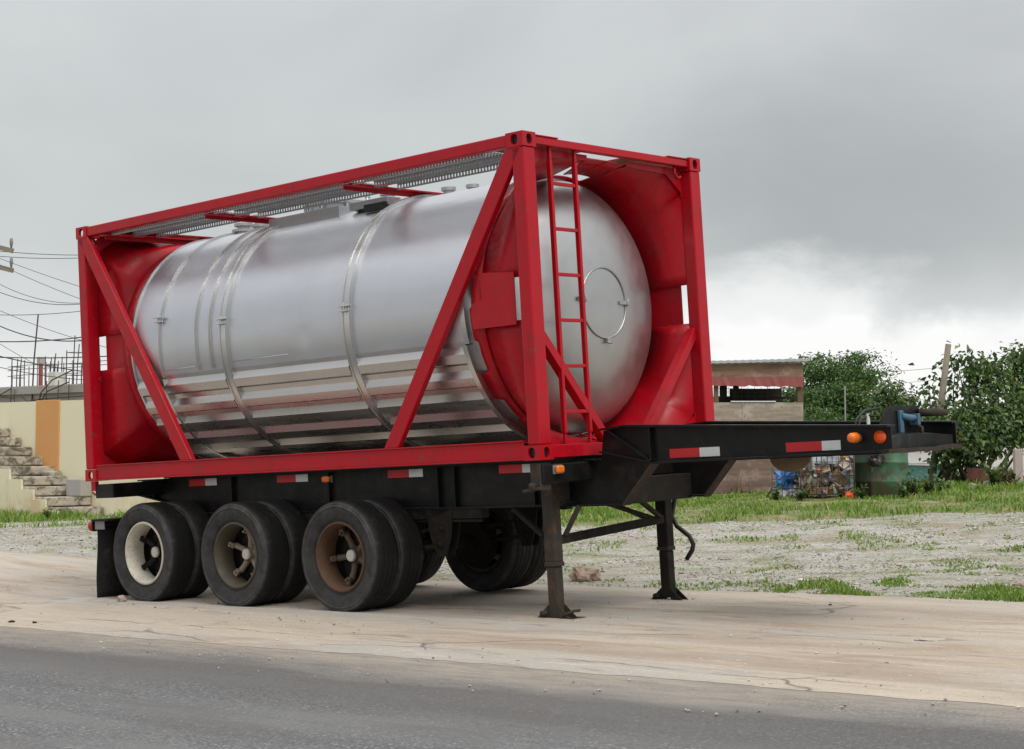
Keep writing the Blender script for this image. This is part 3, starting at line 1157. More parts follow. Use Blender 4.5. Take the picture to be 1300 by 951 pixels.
def clad_profile(corr):
    pts = []
    seg = []
    def up(a):      # a measured from the horizontal, below it negative
        return a
    lo = [(-17.0, 0.0), (-17.3, 0.003), (-19.7, 0.039), (-23.5, 0.035), (-23.5, -0.022), (-24.9, -0.022), (-25.0, -0.002)]
    right = []
    for p in range(5):
        for a, d in lo:
            right.append((a - p * 10.35, d))
    right += [(-72, 0.0), (-81, 0.0), (-90, 0.0)]
    side = [(a, 0.0) for a in np.linspace(90, -15, 36)]
    near = side + (right if corr else [(a, 0.0) for a in np.arange(-18, -90.1, -3.0)])
    for a, d in near:
        pts.append((math.cos(R(a)) * -(RC + d), math.sin(R(a)) * (RC + d)))
    return pts


prof = clad_profile(True)
sections = [(0.80, 2.165), (2.275, 3.845), (3.955, 5.225)]
for (x0, x1) in sections:
    b = MB()
    for s in (1, -1):
        n = len(prof)
        xs = np.linspace(x0, x1, int((x1 - x0) / 0.03))
        vs = [(x, YC + s * y + 0.0, ZC + z) for x in xs for (y, z) in prof]
        fs = [(j * n + i, j * n + i + 1, (j + 1) * n + i + 1, (j + 1) * n + i) for j in range(len(xs) - 1) for i in range(n - 1)]
        # dent on the road side of the longest sheet
        if s == 1:
            dv = []
            for (x, y, z) in vs:
                d = math.exp(-(((x - 3.30) / 0.09) ** 2 + ((z - 1.22) / 0.09) ** 2)) * 0.009
                k = 1 - d / RC
                dv.append((x, YC + (y - YC) * k, ZC + (z - ZC) * k))
            vs = dv
        nside = 36
        b.add(vs, [f for k_, f in enumerate(fs) if k_ % (n - 1) < nside - 1])
        b.cur = 2
        b.add(vs, [f for k_, f in enumerate(fs) if k_ % (n - 1) >= nside - 1])
        b.cur = 0
        # dark end faces down to the shell imitate shade in the open rib ends
        for x in (x0, x1):
            ve = [(x, YC + s * y, ZC + z) for (y, z) in prof]
            vi = [(x, YC + s * y / math.hypot(y, z) * 1.105, ZC + z / math.hypot(y, z) * 1.105) for (y, z) in prof]
            b.cur = 1
            b.add(ve + vi, [(i, i + 1, n + i + 1, n + i) for i in range(n - 1)])
            b.cur = 0
    b.build('cladding', ['steel', 'dark_in', 'steel_rib'], shell, autosmooth=12)


def ring(x0, x1, r0, r1, name='band', mat='band', a0=0, a1=360, n=120, bev=0.004, parent=shell):
    b = MB()
    b.smooth = True
    full = a1 - a0 >= 360
    b.lathe([(r0, x0), (r1, x0), (r1, x1), (r0, x1)], (0, YC, ZC), 'x', n, (R(a0), R(a1)))
    if not full:
        for a in (a0, a1):
            b.add([(x, YC + r_ * math.cos(R(a)), ZC + r_ * math.sin(R(a))) for (r_, x) in ((r0, x0), (r1, x0), (r1, x1), (r0, x1))], [(0, 1, 2, 3)])
    return b.build(name, mat, parent, autosmooth=35)


ring(5.225, 5.275, 1.09, 1.154, 'band', 'band', -16, 196)
ring(5.225, 5.275, 1.09, 1.190, 'band', 'band', -163.5, -16.5)
ring(1.195, 1.255, 1.145, 1.154, 'band', 'band', -16, 196)
ring(1.205, 1.235, 1.10, 1.189, 'band', 'band', -163.5, -16.5)
for x0, x1, rr in ((0.775, 0.80, 1.165), (2.165, 2.275, 1.176), (3.845, 3.955, 1.176)):
    ring(x0, x1, 1.09, rr)
for x in (2.180, 2.26, 3.86, 3.94):
    ring(x - 0.008, x + 0.008, 1.16, 1.184)
for x in (1.225,):
    ring(x - 0.010, x + 0.010, 1.15, 1.175, 'band', 'band', -16, 196)
# two short ribs that stop at mid height (a from the far side over the top to the road side)
for x in (1.79, 2.0):
    ring(x - 0.028, x + 0.028, 1.145, 1.160, 'rib', 'band', -14, 194)
    ring(x - 0.008, x + 0.008, 1.155, 1.174, 'rib', 'band', -14, 194)
# buckles that join the bands
for x, a in ((2.22, 183), (3.90, 181), (1.225, 193)):
    b = MB()
    y, z = YC + 1.185 * math.cos(R(a)), ZC - 1.185 * math.sin(R(a)) + (0.10 if x > 2 else 0)
    b.box(x - 0.065, x + 0.065, y - 0.02, y + 0.014, z - 0.004, z + 0.012)
    b.box(x - 0.055, x + 0.055, y - 0.018, y + 0.014, z - 0.045, z - 0.035)
    b.tube([(x, y - 0.01, z - 0.055), (x, y - 0.01, z + 0.03)], 0.008, 8)
    b.build('buckle', 'band', shell, bevel=0.002)
# fine scratches and a weld seam along the cladding
for xa, xb, dg in ((2.30, 3.08, 12.0), (1.27, 1.74, 12.6)):
    b = MB()
    b.tube([(xa, YC - 1.151 * math.cos(R(dg)), ZC - 1.151 * math.sin(R(dg))), (xb, YC - 1.151 * math.cos(R(dg - .4)), ZC - 1.151 * math.sin(R(dg - .4)))], 0.0035, 6)
    b.build('weld_seam', 'band', shell)

# round cover on the front head with its hinges and latch
def head_x(y, z):
    q = min(0.999, math.hypot(y - YC, z - ZC) / Rs)
    return L - 0.66 + 0.44 * math.sqrt(1 - q * q)


b = MB()
pts = []
for k in range(65):
    a = 2 * math.pi * k / 64
    y, z = YC + 0.30 * math.cos(a), ZC - 0.005 + 0.30 * math.sin(a)
    pts.append((head_x(y, z) + 0.004, y, z))
b.tube(pts, 0.009, 8, cap=False)
cover = b.build('round_cover', 'galv', shell)
for dy_, dz_, ln, ax in ((-0.30, 0.02, 0.11, 'y'), (0.26, 0.0, 0.13, 'y'), (0.02, -0.325, 0.05, 'z')):
    b = MB()
    y, z = YC + dy_, ZC + dz_
    x = head_x(y, z)
    if ax == 'y':
        b.box(x, x + 0.022, y - ln / 2, y + ln / 2, z - 0.018, z + 0.018)
        b.tube([(x + 0.02, y + ln / 2 - 0.02, z - 0.03), (x + 0.02, y + ln / 2 - 0.02, z + 0.03)], 0.012, 8)
    else:
        b.box(x, x + 0.03, y - 0.03, y + 0.03, z - 0.02, z + 0.02)
        b.tube([(x + 0.03, y - 0.03, z - 0.02), (x + 0.03, y + 0.03, z - 0.02)], 0.01, 8)
    b.build('cover_latch', 'galv', cover, bevel=0.003)

# ladder on the front end
b = MB()
lx = L - 0.075
for y in (0.405, 0.725):
    b.box(lx - 0.02, lx + 0.02, y - 0.016, y + 0.016, 0.20, 2.40)
    b.box(lx - 0.012, lx + 0.012, y - 0.012, y + 0.012, 0.112, 0.20)
    b.box(lx - 0.012, lx + 0.018, y - 0.014, y + 0.014, 2.40, H - 0.085)
for k in range(6):
    z = 2.215 - 0.369 * k
    b.box(lx - 0.014, lx + 0.014, 0.421, 0.709, z - 0.014, z + 0.014)
b.build('ladder', 'red', tank, bevel=0.004)
# little hook under the header
b = MB()
b.tube([(L - 0.06, 2.12, H - 0.085), (L - 0.06, 2.115, H - 0.14), (L - 0.055, 2.15, H - 0.19), (L - 0.04, 2.18, H - 0.18)], 0.014, 8)
b.build('hook', 'red', tank)

# roof: cross members, catwalk planks, manhole and valves
for x in (0.42, 2.03, 3.95):
    b = MB()
    b.box(x - 0.05, x + 0.05, 0.09, W - 0.09, H - 0.118, H - 0.108)
    b.box(x - 0.05, x - 0.042, 0.09, W - 0.09, H - 0.158, H - 0.118)
    b.box(x - 0.022, x + 0.05, 0.05, 0.5, H - 0.13, H - 0.119)
    b.build('cross_member', 'red', tank)


def plank(x0, x1, y0, y1, z, parent):
    """perforated walkway plank: a strip with rows of holes cut through it and turned-down edges"""
    b = MB()
    pitch = 0.036
    nx = int((x1 - x0) / pitch)
    rows = 7
    wy = (y1 - y0) / rows
    px = (x1 - x0) / nx
    for i in range(nx):
        xa = x0 + i * px
        b.add([(xa, y0, z), (xa + px * .42, y0, z), (xa + px * .42, y1, z), (xa, y1, z)], [(0, 1, 2, 3)])
    for j in range(rows + 1):
        yy = y0 + j * wy
        h = wy * .17
        b.add([(x0, yy - h, z + .003), (x1, yy - h, z + .003), (x1, yy + h, z + .003), (x0, yy + h, z + .003)], [(0, 1, 2, 3)])
    b2 = MB()
    for yy in (y0, y1):
        n2 = nx
        for i in range(n2):
            xa = x0 + i * px
            b2.add([(xa, yy, z - .045), (xa + px * .55, yy, z - .045), (xa + px * .55, yy, z), (xa, yy, z)], [(0, 1, 2, 3)])
        b2.add([(x0, yy, z - .056), (x1, yy, z - .056), (x1, yy, z - .040), (x0, yy, z - .040)], [(0, 1, 2, 3)])
        b2.add([(x0, yy, z - .014), (x1, yy, z - .014), (x1, yy, z), (x0, yy, z)], [(0, 1, 2, 3)])
    b.add(b2.v, b2.f)
    return b.build('catwalk_plank', 'galv', parent, solid=-0.003)


for x0, x1 in ((0.47, 1.97), (2.09, 3.89), (4.01, 5.56)):
    plank(x0, x1, 0.10, 0.36, H - 0.075, tank)
    plank(x0, x1, 0.39, 0.65, H - 0.075, tank)

b = MB()
b.smooth = True
b.lathe([(0.28, -0.06), (0.28, 0.10), (0.31, 0.10), (0.31, 0.125), (0.27, 0.14), (0.10, 0.165), (0.001, 0.17)], (2.62, YC, ZC + 1.15), 'z', 48)
mh = b.build('manhole', 'galv', tank, autosmooth=30)
for k in range(8):
    a = k * math.pi / 4 + 0.3
    b = MB()
    cx_, cy_ = 2.62 + 0.325 * math.cos(a), YC + 0.325 * math.sin(a)
    b.tube([(cx_, cy_, ZC + 1.20), (cx_, cy_, ZC + 1.32)], 0.016, 8)
    b.tube([(cx_ - 0.05 * math.sin(a), cy_ + 0.05 * math.cos(a), ZC + 1.315), (cx_ + 0.05 * math.sin(a), cy_ - 0.05 * math.cos(a), ZC + 1.315)], 0.012, 8)
    b.build('swing_bolt', 'galv', mh)
b = MB()
b.box(2.12, 3.12, YC - 0.46, YC - 0.45, ZC + 1.04, ZC + 1.16)
b.box(2.12, 3.12, YC + 0.45, YC + 0.46, ZC + 1.04, ZC + 1.16)
b.box(2.12, 2.13, YC - 0.45, YC + 0.45, ZC + 1.04, ZC + 1.16)
b.box(3.11, 3.12, YC - 0.45, YC + 0.45, ZC + 1.04, ZC + 1.16)
b.build('spill_box', 'galv', tank)
for (x, y, hh, rr) in ((3.42, YC - 0.1, 0.10, 0.10), (1.62, YC - 0.15, 0.12, 0.09), (1.25, YC - 0.05, 0.09, 0.12), (4.15, YC - 0.05, 0.10, 0.085), (4.42, YC - 0.02, 0.09, 0.075)):
    b = MB()
    b.smooth = True
    z = ZC + (1.14 if x < 4 else 1.085)
    b.lathe([(rr * .7, -0.05), (rr * .7, 0.03), (rr, 0.03), (rr, 0.055), (rr * .55, 0.06), (rr * .55, hh), (rr * .8, hh), (rr * .8, hh + 0.03), (0.001, hh + 0.035)], (x, y, z), 'z', 24)
    b.build('valve', 'galv', tank, autosmooth=30)
b = MB()
b.box(3.30, 3.80, 0.72, 0.90, ZC + 1.08, ZC + 1.155)
b.build('vent_box', 'galv', tank, bevel=0.006)
b = MB()
b.box(3.55, 3.83, 0.66, 0.70, ZC + 1.03, ZC + 1.10)
b.build('rubber_pad', 'hose_shade', tank, bevel=0.006)

# ---------------------------------------------------------------- trailer
trl = rig('semi_trailer', (3.6, YC, -1.25))
tag(trl, 'black three-axle container trailer with gooseneck, standing on its landing legs', 'trailer')

YB = (0.66, W - 0.66)       # webs of the two main beams
for i, yb in enumerate(YB):
    xe = 8.73 if i == 0 else 8.665
    b = MB()
    # web, outline in x-z
    out = [(0.05, -0.03), (0.51, -0.03), (0.51, -0.013), (5.89, -0.013), (5.89, -0.03), (6.14, -0.03), (6.18, 0.20), (6.40, 0.225), (xe, 0.110), (xe, -0.052), (6.66, -0.062), (6.36, -0.375), (0.95, -0.375), (0.80, -0.30), (0.05, -0.17)]
    b.prism([(x, yb - 0.006, z) for x, z in out], (0, 0.012, 0))

    def flange(pts, w=0.13, th=0.014):
        for (xa, za), (xb, zb) in zip(pts[:-1], pts[1:]):
            b.bar((xa, yb, za), (xb, yb, zb), w, th, up=(0, 0, 1) if abs(xb - xa) > abs(zb - za) else (1, 0, 0))
    flange([(0.50, -0.007), (5.90, -0.007)])
    flange([(0.05, -0.024), (0.50, -0.024)])
    flange([(5.90, -0.024), (6.12, -0.024)])
    flange([(6.17, 0.212), (6.42, 0.232), (xe, 0.117)], 0.12)
    flange([(xe, -0.060), (6.67, -0.070)], 0.12)
    flange([(6.36, -0.384), (0.95, -0.384), (0.78, -0.305), (0.05, -0.175)])
    for x in (0.3, 1.55, 2.95, 4.35, 4.55, 5.45):          # web stiffeners
        b.box(x - 0.005, x + 0.005, yb - 0.05, yb + 0.05, -0.375 if x > 1 else -0.21, -0.03)
    # stiffeners of the throat
    s = -1 if i == 0 else 1
    for (p, q) in (((6.26, 0.20), (6.66, -0.055)), ((6.16, 0.035), (6.66, -0.060)), ((6.665, 0.205), (6.665, -0.055))):
        b.bar((p[0], yb + s * 0.03, p[1]), (q[0], yb + s * 0.03, q[1]), 0.05, 0.012, up=(0, 0, 1) if abs(q[0] - p[0]) > 0.1 else (1, 0, 0))
    ob = b.build('main_beam', 'black', trl)
    # the worn bottom edge of the throat
    b = MB()
    b.bar((6.668, yb, -0.075), (6.36, yb, -0.392), 0.10, 0.014, up=(1, 0, 0.5))
    b.build('throat_flange', 'rusty', ob)

# bolsters and cross members
b = MB()
b.box(5.94, 6.05, 0.03, W - 0.03, -0.185, -0.035)
b.build('front_bolster', 'black', trl, bevel=0.008)
b = MB()
b.box(5.72, 6.22, 0.67, W - 0.67, -0.40, -0.19)
b.build('cross_member', 'grime', trl, bevel=0.006)
b = MB()
b.box(0.12, 0.42, 0.03, W - 0.03, -0.175, -0.035)
b.build('rear_bolster', 'black', trl, bevel=0.008)
for x in (1.3, 2.3, 3.3, 4.4):
    b = MB()
    b.box(x - 0.05, x + 0.05, 0.667, W - 0.667, -0.33, -0.12)
    b.build('cross_member', 'grime', trl)
# twist locks under the castings
for x, y in ((5.97, 0.085), (5.97, W - 0.085), (0.10, 0.085), (0.10, W - 0.085)):
    b = MB()
    m = 'rusty' if x > 1 else 'red'
    if x > 1:
        b.box(x - 0.045, x + 0.06, y - 0.065, y + 0.06, -0.235, -0.022)
        b.tube([(x - 0.03, y - 0.085, -0.20), (x + 0.02, y - 0.085, -0.205)], 0.03, 10)
        b.tube([(x - 0.12, y - 0.075, -0.24), (x + 0.06, y - 0.075, -0.22)], 0.014, 8)
    else:
        b.box(x - 0.035, x + 0.035, y - 0.065, y - 0.02, -0.10, -0.002)
        b.tube([(x - 0.045, y - 0.04, -0.115), (x - 0.01, y - 0.04, -0.14), (x + 0.03, y - 0.04, -0.12)], 0.010, 8)
    b.build('twist_lock', m, trl, bevel=0.005)

# gooseneck: front cross plate, coupling plate and bulkhead for the air lines
b = MB()
vs, fs = [], []
n = 14
for k in range(n + 1):
    f = k / n
    y = YB[0] + 0.02 + (YB[1] - YB[0] - 0.04) * f
    x = 8.70 - 0.06 * f - 0.10 * math.sin(f * math.pi)
    z = 0.020 + 0.025 * math.sin(f * math.pi)
    vs += [(x, y, -0.058), (x, y, z), (x - 0.10, y, z + 0.012)]
for k in range(n):
    fs += [(3 * k, 3 * k + 3, 3 * k + 4, 3 * k + 1), (3 * k + 1, 3 * k + 4, 3 * k + 5, 3 * k + 2)]
b.smooth = False
b.add(vs, fs)
b.build('front_cross_plate', 'black', trl, solid=-0.012)
b = MB()
b.box(7.35, 8.64, YB[0] + 0.062, YB[1] - 0.062, -0.080, -0.068)
b.build('coupling_plate', 'grime', trl)
b = MB()
nn = 20
edge = [(8.717 - 0.06 * k / nn + 0.012 * noise.noise(Vector((k * 0.6, 2, 0))), YB[0] - 0.06 + (YB[1] - YB[0] + 0.12) * k / nn) for k in range(nn + 1)]
vs = []
for x, y in edge:
    q = 0.010 * noise.noise(Vector((x * 5, y * 4, 1)))
    vs += [(x - 0.05, y, -0.078 + q), (x + 0.015, y, -0.083 + q), (x + 0.02, y, -0.050 + q), (x - 0.05, y, -0.056 + q)]
b.add(vs, [(4 * k + j, 4 * k + (j + 1) % 4, 4 * k + 4 + (j + 1) % 4, 4 * k + 4 + j) for k in range(nn) for j in range(4)] + [(3, 2, 1, 0), (4 * nn, 4 * nn + 1, 4 * nn + 2, 4 * nn + 3)])
b.build('bent_front_edge', 'rusty', trl)
for x in (7.0, 7.7, 8.25):
    b = MB()
    b.box(x - 0.03, x + 0.03, YB[0] + 0.01, YB[1] - 0.01, -0.05, 0.06)
    b.build('cross_member', 'grime', trl)
b = MB()     # skid plate hanging under the gooseneck
b.smooth = False
pts = [(7.83 + 0.17 * math.cos(R(a)), 0.75, -0.070 - 0.115 * math.sin(R(a))) for a in np.arange(0, 181, 12)]
b.prism(pts, (0, 0.03, 0))
b.build('half_round_plate', 'edge_rust', trl)
b = MB()
b.prism([(8.45, 1.00, 0.0), (8.45, 1.63, 0.0), (8.45, 1.63, 0.255), (8.45, 1.14, 0.262), (8.45, 1.02, 0.12)], (-0.015, 0, 0))
b.box(8.30, 8.435, 1.02, 1.06, -0.06, 0.10)
bulk = b.build('air_line_bulkhead', 'black', trl)
b = MB()
b.box(8.452, 8.475, 1.28, 1.335, 0.055, 0.225)
b.tube([(8.47, 1.31, 0.185), (8.50, 1.37, 0.165), (8.505, 1.45, 0.165)], [0.022, 0.027, 0.020], 12)
b.box(8.455, 8.53, 1.45, 1.49, 0.11, 0.195)
b.build('air_coupling', 'blue', bulk, bevel=0.004)
b = MB()
b.tube([(8.455, 1.52, 0.12), (8.52, 1.52, 0.09), (8.52, 1.52, 0.0)], 0.013, 8)
b.tube([(8.455, 1.60, 0.20), (8.56, 1.66, 0.20), (8.62, 1.74, 0.19)], [0.03, 0.032, 0.022], 10)
b.build('rusty_coupling', 'rusty', bulk)
b = MB()
b.tube([(8.36, 0.80, 0.10), (8.36, 0.84, 0.18), (8.38, 0.93, 0.235), (8.44, 1.05, 0.25)], 0.010, 8)
b.tube([(8.36, 0.84, 0.10), (8.36, 0.90, 0.17), (8.38, 0.98, 0.20), (8.43, 1.05, 0.19)], 0.008, 8)
b.build('air_hose', 'hose_shade', bulk)
b = MB()
b.box(8.375, 8.385, 0.955, 0.99, 0.135, 0.215)
b.build('paper_tag', 'bag_white', bulk)

# reflective tape: red part and white part on the road-side beam
yt = YB[0] - 0.0075
for (x0, x1, x2, z0, z1) in ((0.84, 1.10, 1.28, -0.105, -0.035), (2.19, 2.46, 2.63, -0.105, -0.035), (3.70, 3.97, 4.14, -0.105, -0.035), (5.04, 5.30, 5.42, -0.105, -0.035), (6.82, 7.10, 7.285, -0.040, 0.030), (7.87, 8.17, 8.325, -0.035, 0.034)):
    b = MB()
    b.box(x0, x1, yt - 0.003, yt, z0, z1)
    b.cur = 1
    b.box(x1 + .001, x2, yt - 0.003, yt, z0, z1)
    b.build('reflective_tape', ['tape_red', 'tape_white'], trl)

# lamps
b = MB()
b.box(6.052, 6.062, 0.145, 0.255, -0.115, -0.045)
lb = b.build('marker_lamp', 'grey_metal', trl)
b = MB()
b.box(6.062, 6.098, 0.152, 0.248, -0.110, -0.050)
b.build('amber_lens', 'amber', lb, bevel=0.018, seg=4)
b = MB()
b.box(2.86, 2.97, yt - 0.012, yt, -0.125, -0.06)
lb = b.build('marker_lamp', 'grey_metal', trl)
b = MB()
b.box(2.865, 2.965, yt - 0.05, yt - 0.012, -0.120, -0.065)
b.build('amber_lens', 'amber', lb, bevel=0.014, seg=3)
b = MB()
b.tube([(8.47, yt, 0.045), (8.47, yt - 0.03, 0.045)], 0.035, 20)
lb = b.build('marker_lamp', 'grey_metal', trl)
b = MB()
b.tube([(8.47, yt - 0.03, 0.045), (8.475, yt - 0.06, 0.046), (8.48, yt - 0.12, 0.048), (8.48, yt - 0.135, 0.048)], [0.038, 0.038, 0.032, 0.018], 20)
b.build('amber_lens', 'amber', lb)
b = MB()
b.tube([(8.645, yt - 0.010, 0.042), (8.645, yt, 0.042)], 0.046, 28)
b.build('round_reflector', 'orange', trl)

# wheels (each near-side station: outer wheel + inner wheel), spoke hubs with demountable rims
RT = 0.492


def tyre_mb(dark=0.0):
    b = MB()
    b.smooth = True
    half = [(0.298, 0.045), (0.310, 0.030), (0.322, 0.023), (0.325, 0.026), (0.329, 0.026), (0.333, 0.019), (0.36, 0.008), (0.40, 0.001), (0.432, -0.001), (0.436, -0.006), (0.443, -0.006), (0.447, 0.000), (0.458, 0.003), (0.461, 0.000), (0.466, 0.001), (0.470, 0.008), (0.479, 0.018), (0.486, 0.030), (0.490, 0.046), (0.4915, 0.06)]
    tread = []
    for c in (0.085, 0.135, 0.185):
        tread += [(0.492, c - 0.005), (0.4875, c - 0.0035), (0.4875, c + 0.0035), (0.492, c + 0.005)]
    prof = half + tread + [(r_, 0.27 - a_) for (r_, a_) in half[::-1]]
    b.lathe(prof, (0, 0, 0), 'y', 72)
    return b


def rim_mb():
    b = MB()
    b.smooth = True
    b.lathe([(0.300, 0.050), (0.305, 0.036), (0.309, 0.030), (0.303, 0.023), (0.290, 0.022), (0.286, 0.032), (0.280, 0.045), (0.268, 0.075), (0.262, 0.12), (0.266, 0.22), (0.30, 0.24)], (0, 0, 0), 'y', 64)
    return b


def hub_mb(nsp, rot, reach=0.258):
    """cast spoke hub set deep in the rim: barrel, spokes, rim clamps with studs, backing drum"""
    b = MB()
    b.smooth = True
    b.cur = 1
    b.lathe([(0.001, 0.285), (0.262, 0.285)], (0, 0, 0), 'y', 40)
    b.lathe([(0.215, 0.280), (0.215, 0.255), (0.11, 0.25), (0.001, 0.25)], (0, 0, 0), 'y', 40)
    b.cur = 0
    b.lathe([(0.082, 0.255), (0.076, 0.21), (0.062, 0.19), (0.062, 0.165)], (0, 0, 0), 'y', 28)
    b.smooth = False
    for k in range(nsp):
        a = rot + 2 * math.pi * k / nsp
        c, s = math.cos(a), math.sin(a)
        b.tube([(0.05 * c, 0.225, 0.05 * s), (0.14 * c, 0.215, 0.14 * s), (0.205 * c, 0.20, 0.205 * s)], [0.034, 0.026, 0.030], 10)
        b.tube([(0.212 * c, 0.21, 0.212 * s), (0.212 * c, 0.150, 0.212 * s)], [0.023, 0.020], 8)
        b.tube([(0.212 * c, 0.150, 0.212 * s), (0.212 * c, 0.118, 0.212 * s)], [0.012, 0.011], 8)
        b.bar((0.195 * c, 0.165, 0.195 * s), (reach * c, 0.155, reach * s), 0.045, 0.022, up=(0, 1, 0))
    return b


AX = ((0.865, -0.727), (2.255, -0.745), (3.672, -0.757))
STY = (('rim_white', 'grime', 5, 2.55), ('rim_dark', 'hub', 5, 2.75), ('rim_rust', 'hub_dark', 5, 3.26))
RIMLAB = ('cream painted rim', 'dark olive rim', 'rusty brown rim')
toff = Vector(OFF[trl.name])


def wheel(x, y, z, near, st, spin):
    rimm, hubm, nsp, rot = st
    hub = hub_mb(nsp, rot).build('wheel', [hubm, 'grime'], trl, autosmooth=35)
    hub.location = toff + Vector((x, y, z))
    ty = tyre_mb().build('tyre', 'rubber', hub, autosmooth=30)
    rm = rim_mb().build('rim', rimm, hub, autosmooth=40)
    cp = MB()
    cp.smooth = True
    cp.lathe([(0.054, 0.172), (0.052, 0.152), (0.042, 0.144), (0.001, 0.142)], (0, 0, 0), 'y', 28)
    cp.build('hub_cap', 'cap', hub, autosmooth=30)
    if not near:
        hub.rotation_euler = (0, 0, math.pi)
    return hub


for i, (ax, az) in enumerate(AX):
    wheel(ax, 0.020, az, True, STY[i], i)['label'] = 'outer wheel with ' + RIMLAB[i]
    wheel(ax, 0.335, az, True, STY[1], i)
    wheel(ax, W - 0.020, az, False, STY[1], i)
    wheel(ax, W - 0.335, az, False, STY[1], i)
    b = MB()
    b.tube([(ax, 0.22, az), (ax, W - 0.22, az)], 0.065, 16)
    for y in (0.64, W - 0.64):
        b.box(ax - 0.08, ax + 0.08, y - 0.045, y + 0.045, az - 0.06, az + 0.14)
        b.lathe([(0.001, -0.03), (0.20, -0.03), (0.20, 0.07), (0.001, 0.07)], (ax, y - (0.0 if y < 1 else 0.04), az), 'y', 32)
    b.build('axle', 'grime', trl)
# suspension: hangers, leaf springs, equalisers, radius rods
for y in (0.655, W - 0.655):
    for x in (0.20, 1.56, 2.96, 4.36):
        b = MB()
        b.prism([(x - 0.16, y - 0.055, -0.392), (x + 0.16, y - 0.055, -0.392), (x + 0.13, y - 0.055, -0.62), (x + 0.06, y - 0.055, -0.80), (x - 0.05, y - 0.055, -0.80), (x - 0.12, y - 0.055, -0.62)], (0, 0.012, 0))
        b.prism([(x - 0.16, y + 0.045, -0.392), (x + 0.16, y + 0.045, -0.392), (x + 0.13, y + 0.045, -0.62), (x + 0.06, y + 0.045, -0.80), (x - 0.05, y + 0.045, -0.80), (x - 0.12, y + 0.045, -0.62)], (0, 0.012, 0))
        b.tube([(x, y - 0.075, -0.70), (x, y + 0.07, -0.70)], 0.03, 12)
        b.tube([(x + 0.03, y - 0.075, -0.56), (x + 0.03, y + 0.07, -0.56)], 0.022, 12)
        b.build('spring_hanger', 'grime', trl)
    for ax, az in AX:
        b = MB()
        for q in range(4):
            hl = 0.60 - q * 0.11
            pts = [(ax + hl * f, y, az + 0.15 + q * -0.014 + 0.055 * f * f * (hl / 0.6) ** 2) for f in np.linspace(-1, 1, 9)]
            for p, p2 in zip(pts[:-1], pts[1:]):
                b.bar(p, p2, 0.075, 0.012)
        b.build('leaf_spring', 'grime', trl)
        b = MB()
        b.tube([(ax + 0.02, y, az - 0.02), (ax + 0.66, y, az + 0.05)], 0.022, 8)
        b.build('radius_rod', 'grime', trl)
    b = MB()
    b.box(0.05, 4.85, y - 0.05, y + 0.05, -0.475, -0.393)
    b.build('slider_rail', 'grime', trl)
b = MB()
b.box(4.0, 4.85, 0.61, 0.625, -0.505, -0.485)
b.prism([(4.02, 0.600, -0.393), (4.50, 0.600, -0.393), (4.26, 0.600, -0.475)], (0, 0.01, 0))
b.build('gusset', 'black', trl)

# landing legs
for i, y in enumerate((0.455, W - 0.455)):
    b = MB()
    xc = 5.755
    b.box(xc - 0.058, xc + 0.058, y - 0.052, y + 0.052, -0.83, -0.06)
    ym0, ym1 = (y + 0.053, 0.652) if i == 0 else (W - 0.652, y - 0.053)
    b.box(xc - 0.05, xc + 0.05, ym0, ym1, -0.34, -0.06)
    leg = b.build('landing_leg', 'rusty' if i == 0 else 'grime', trl, bevel=0.012)
    b = MB()
    b.box(xc - 0.063, xc + 0.063, y - 0.057, y + 0.057, -0.862, -0.825)
    b.build('leg_collar', 'rusty', leg, bevel=0.008)
    b = MB()
    b.box(xc - 0.050, xc + 0.050, y - 0.045, y + 0.045, -1.27, -0.863)
    b.build('inner_leg', 'rusty' if i == 0 else 'grime', leg, bevel=0.01)
    b = MB()
    zb = -1.283 if i == 0 else -1.302
    b.box(xc - 0.19, xc + 0.19, y - 0.13, y + 0.13, zb - 0.006, zb + 0.008)
    for s in (-1, 1):
        for yy in (y - 0.047, y + 0.037):
            b.prism([(xc + s * 0.051, yy, zb + 0.008), (xc + s * 0.175, yy, zb + 0.008), (xc + s * 0.051, yy, zb + 0.115)], (0, 0.010, 0))
    b.tube([(xc - 0.085, y - 0.09, zb + 0.05), (xc - 0.085, y + 0.09, zb + 0.05)], 0.024, 12)
    if i == 0:
        b.tube([(xc + 0.10, y - 0.06, zb + 0.03), (xc + 0.19, y - 0.02, zb + 0.07), (xc + 0.24, y, zb + 0.075)], 0.012, 8)
    b.build('leg_foot', 'rusty' if i == 0 else 'grime', leg)
b = MB()
b.bar((5.775, 0.51, -0.655), (5.775, W - 0.51, -0.585), 0.045, 0.07)
b.build('leg_crossbar', 'grime', trl)
for p, q, m in (((5.78, W - 0.62, -0.58), (5.85, 1.02, -0.385), 'grime'), ((5.80, W - 0.58, -0.56), (5.98, 1.35, -0.395), 'grime'), ((5.80, 0.56, -0.62), (5.93, 0.60, -0.39), 'rusty'), ((5.66, 0.455, -0.62), (5.22, 0.60, -0.40), 'grime'), ((5.66, W - 0.455, -0.62), (5.22, W - 0.60, -0.40), 'grime')):
    b = MB()
    b.bar(p, q, 0.036, 0.036)
    b.build('leg_brace', m, trl, bevel=0.004)
b = MB()
b.tube([(5.80, 2.10, -0.19), (5.80, 2.10, -0.41), (5.752, 2.10, -0.57), (5.80, 2.10, -0.66), (5.93, 2.10, -0.75), (5.965, 2.10, -0.82), (5.95, 2.10, -0.87), (5.885, 2.10, -0.95)], 0.021, 10)
b.build('hanging_hose', 'hose_shade', trl)

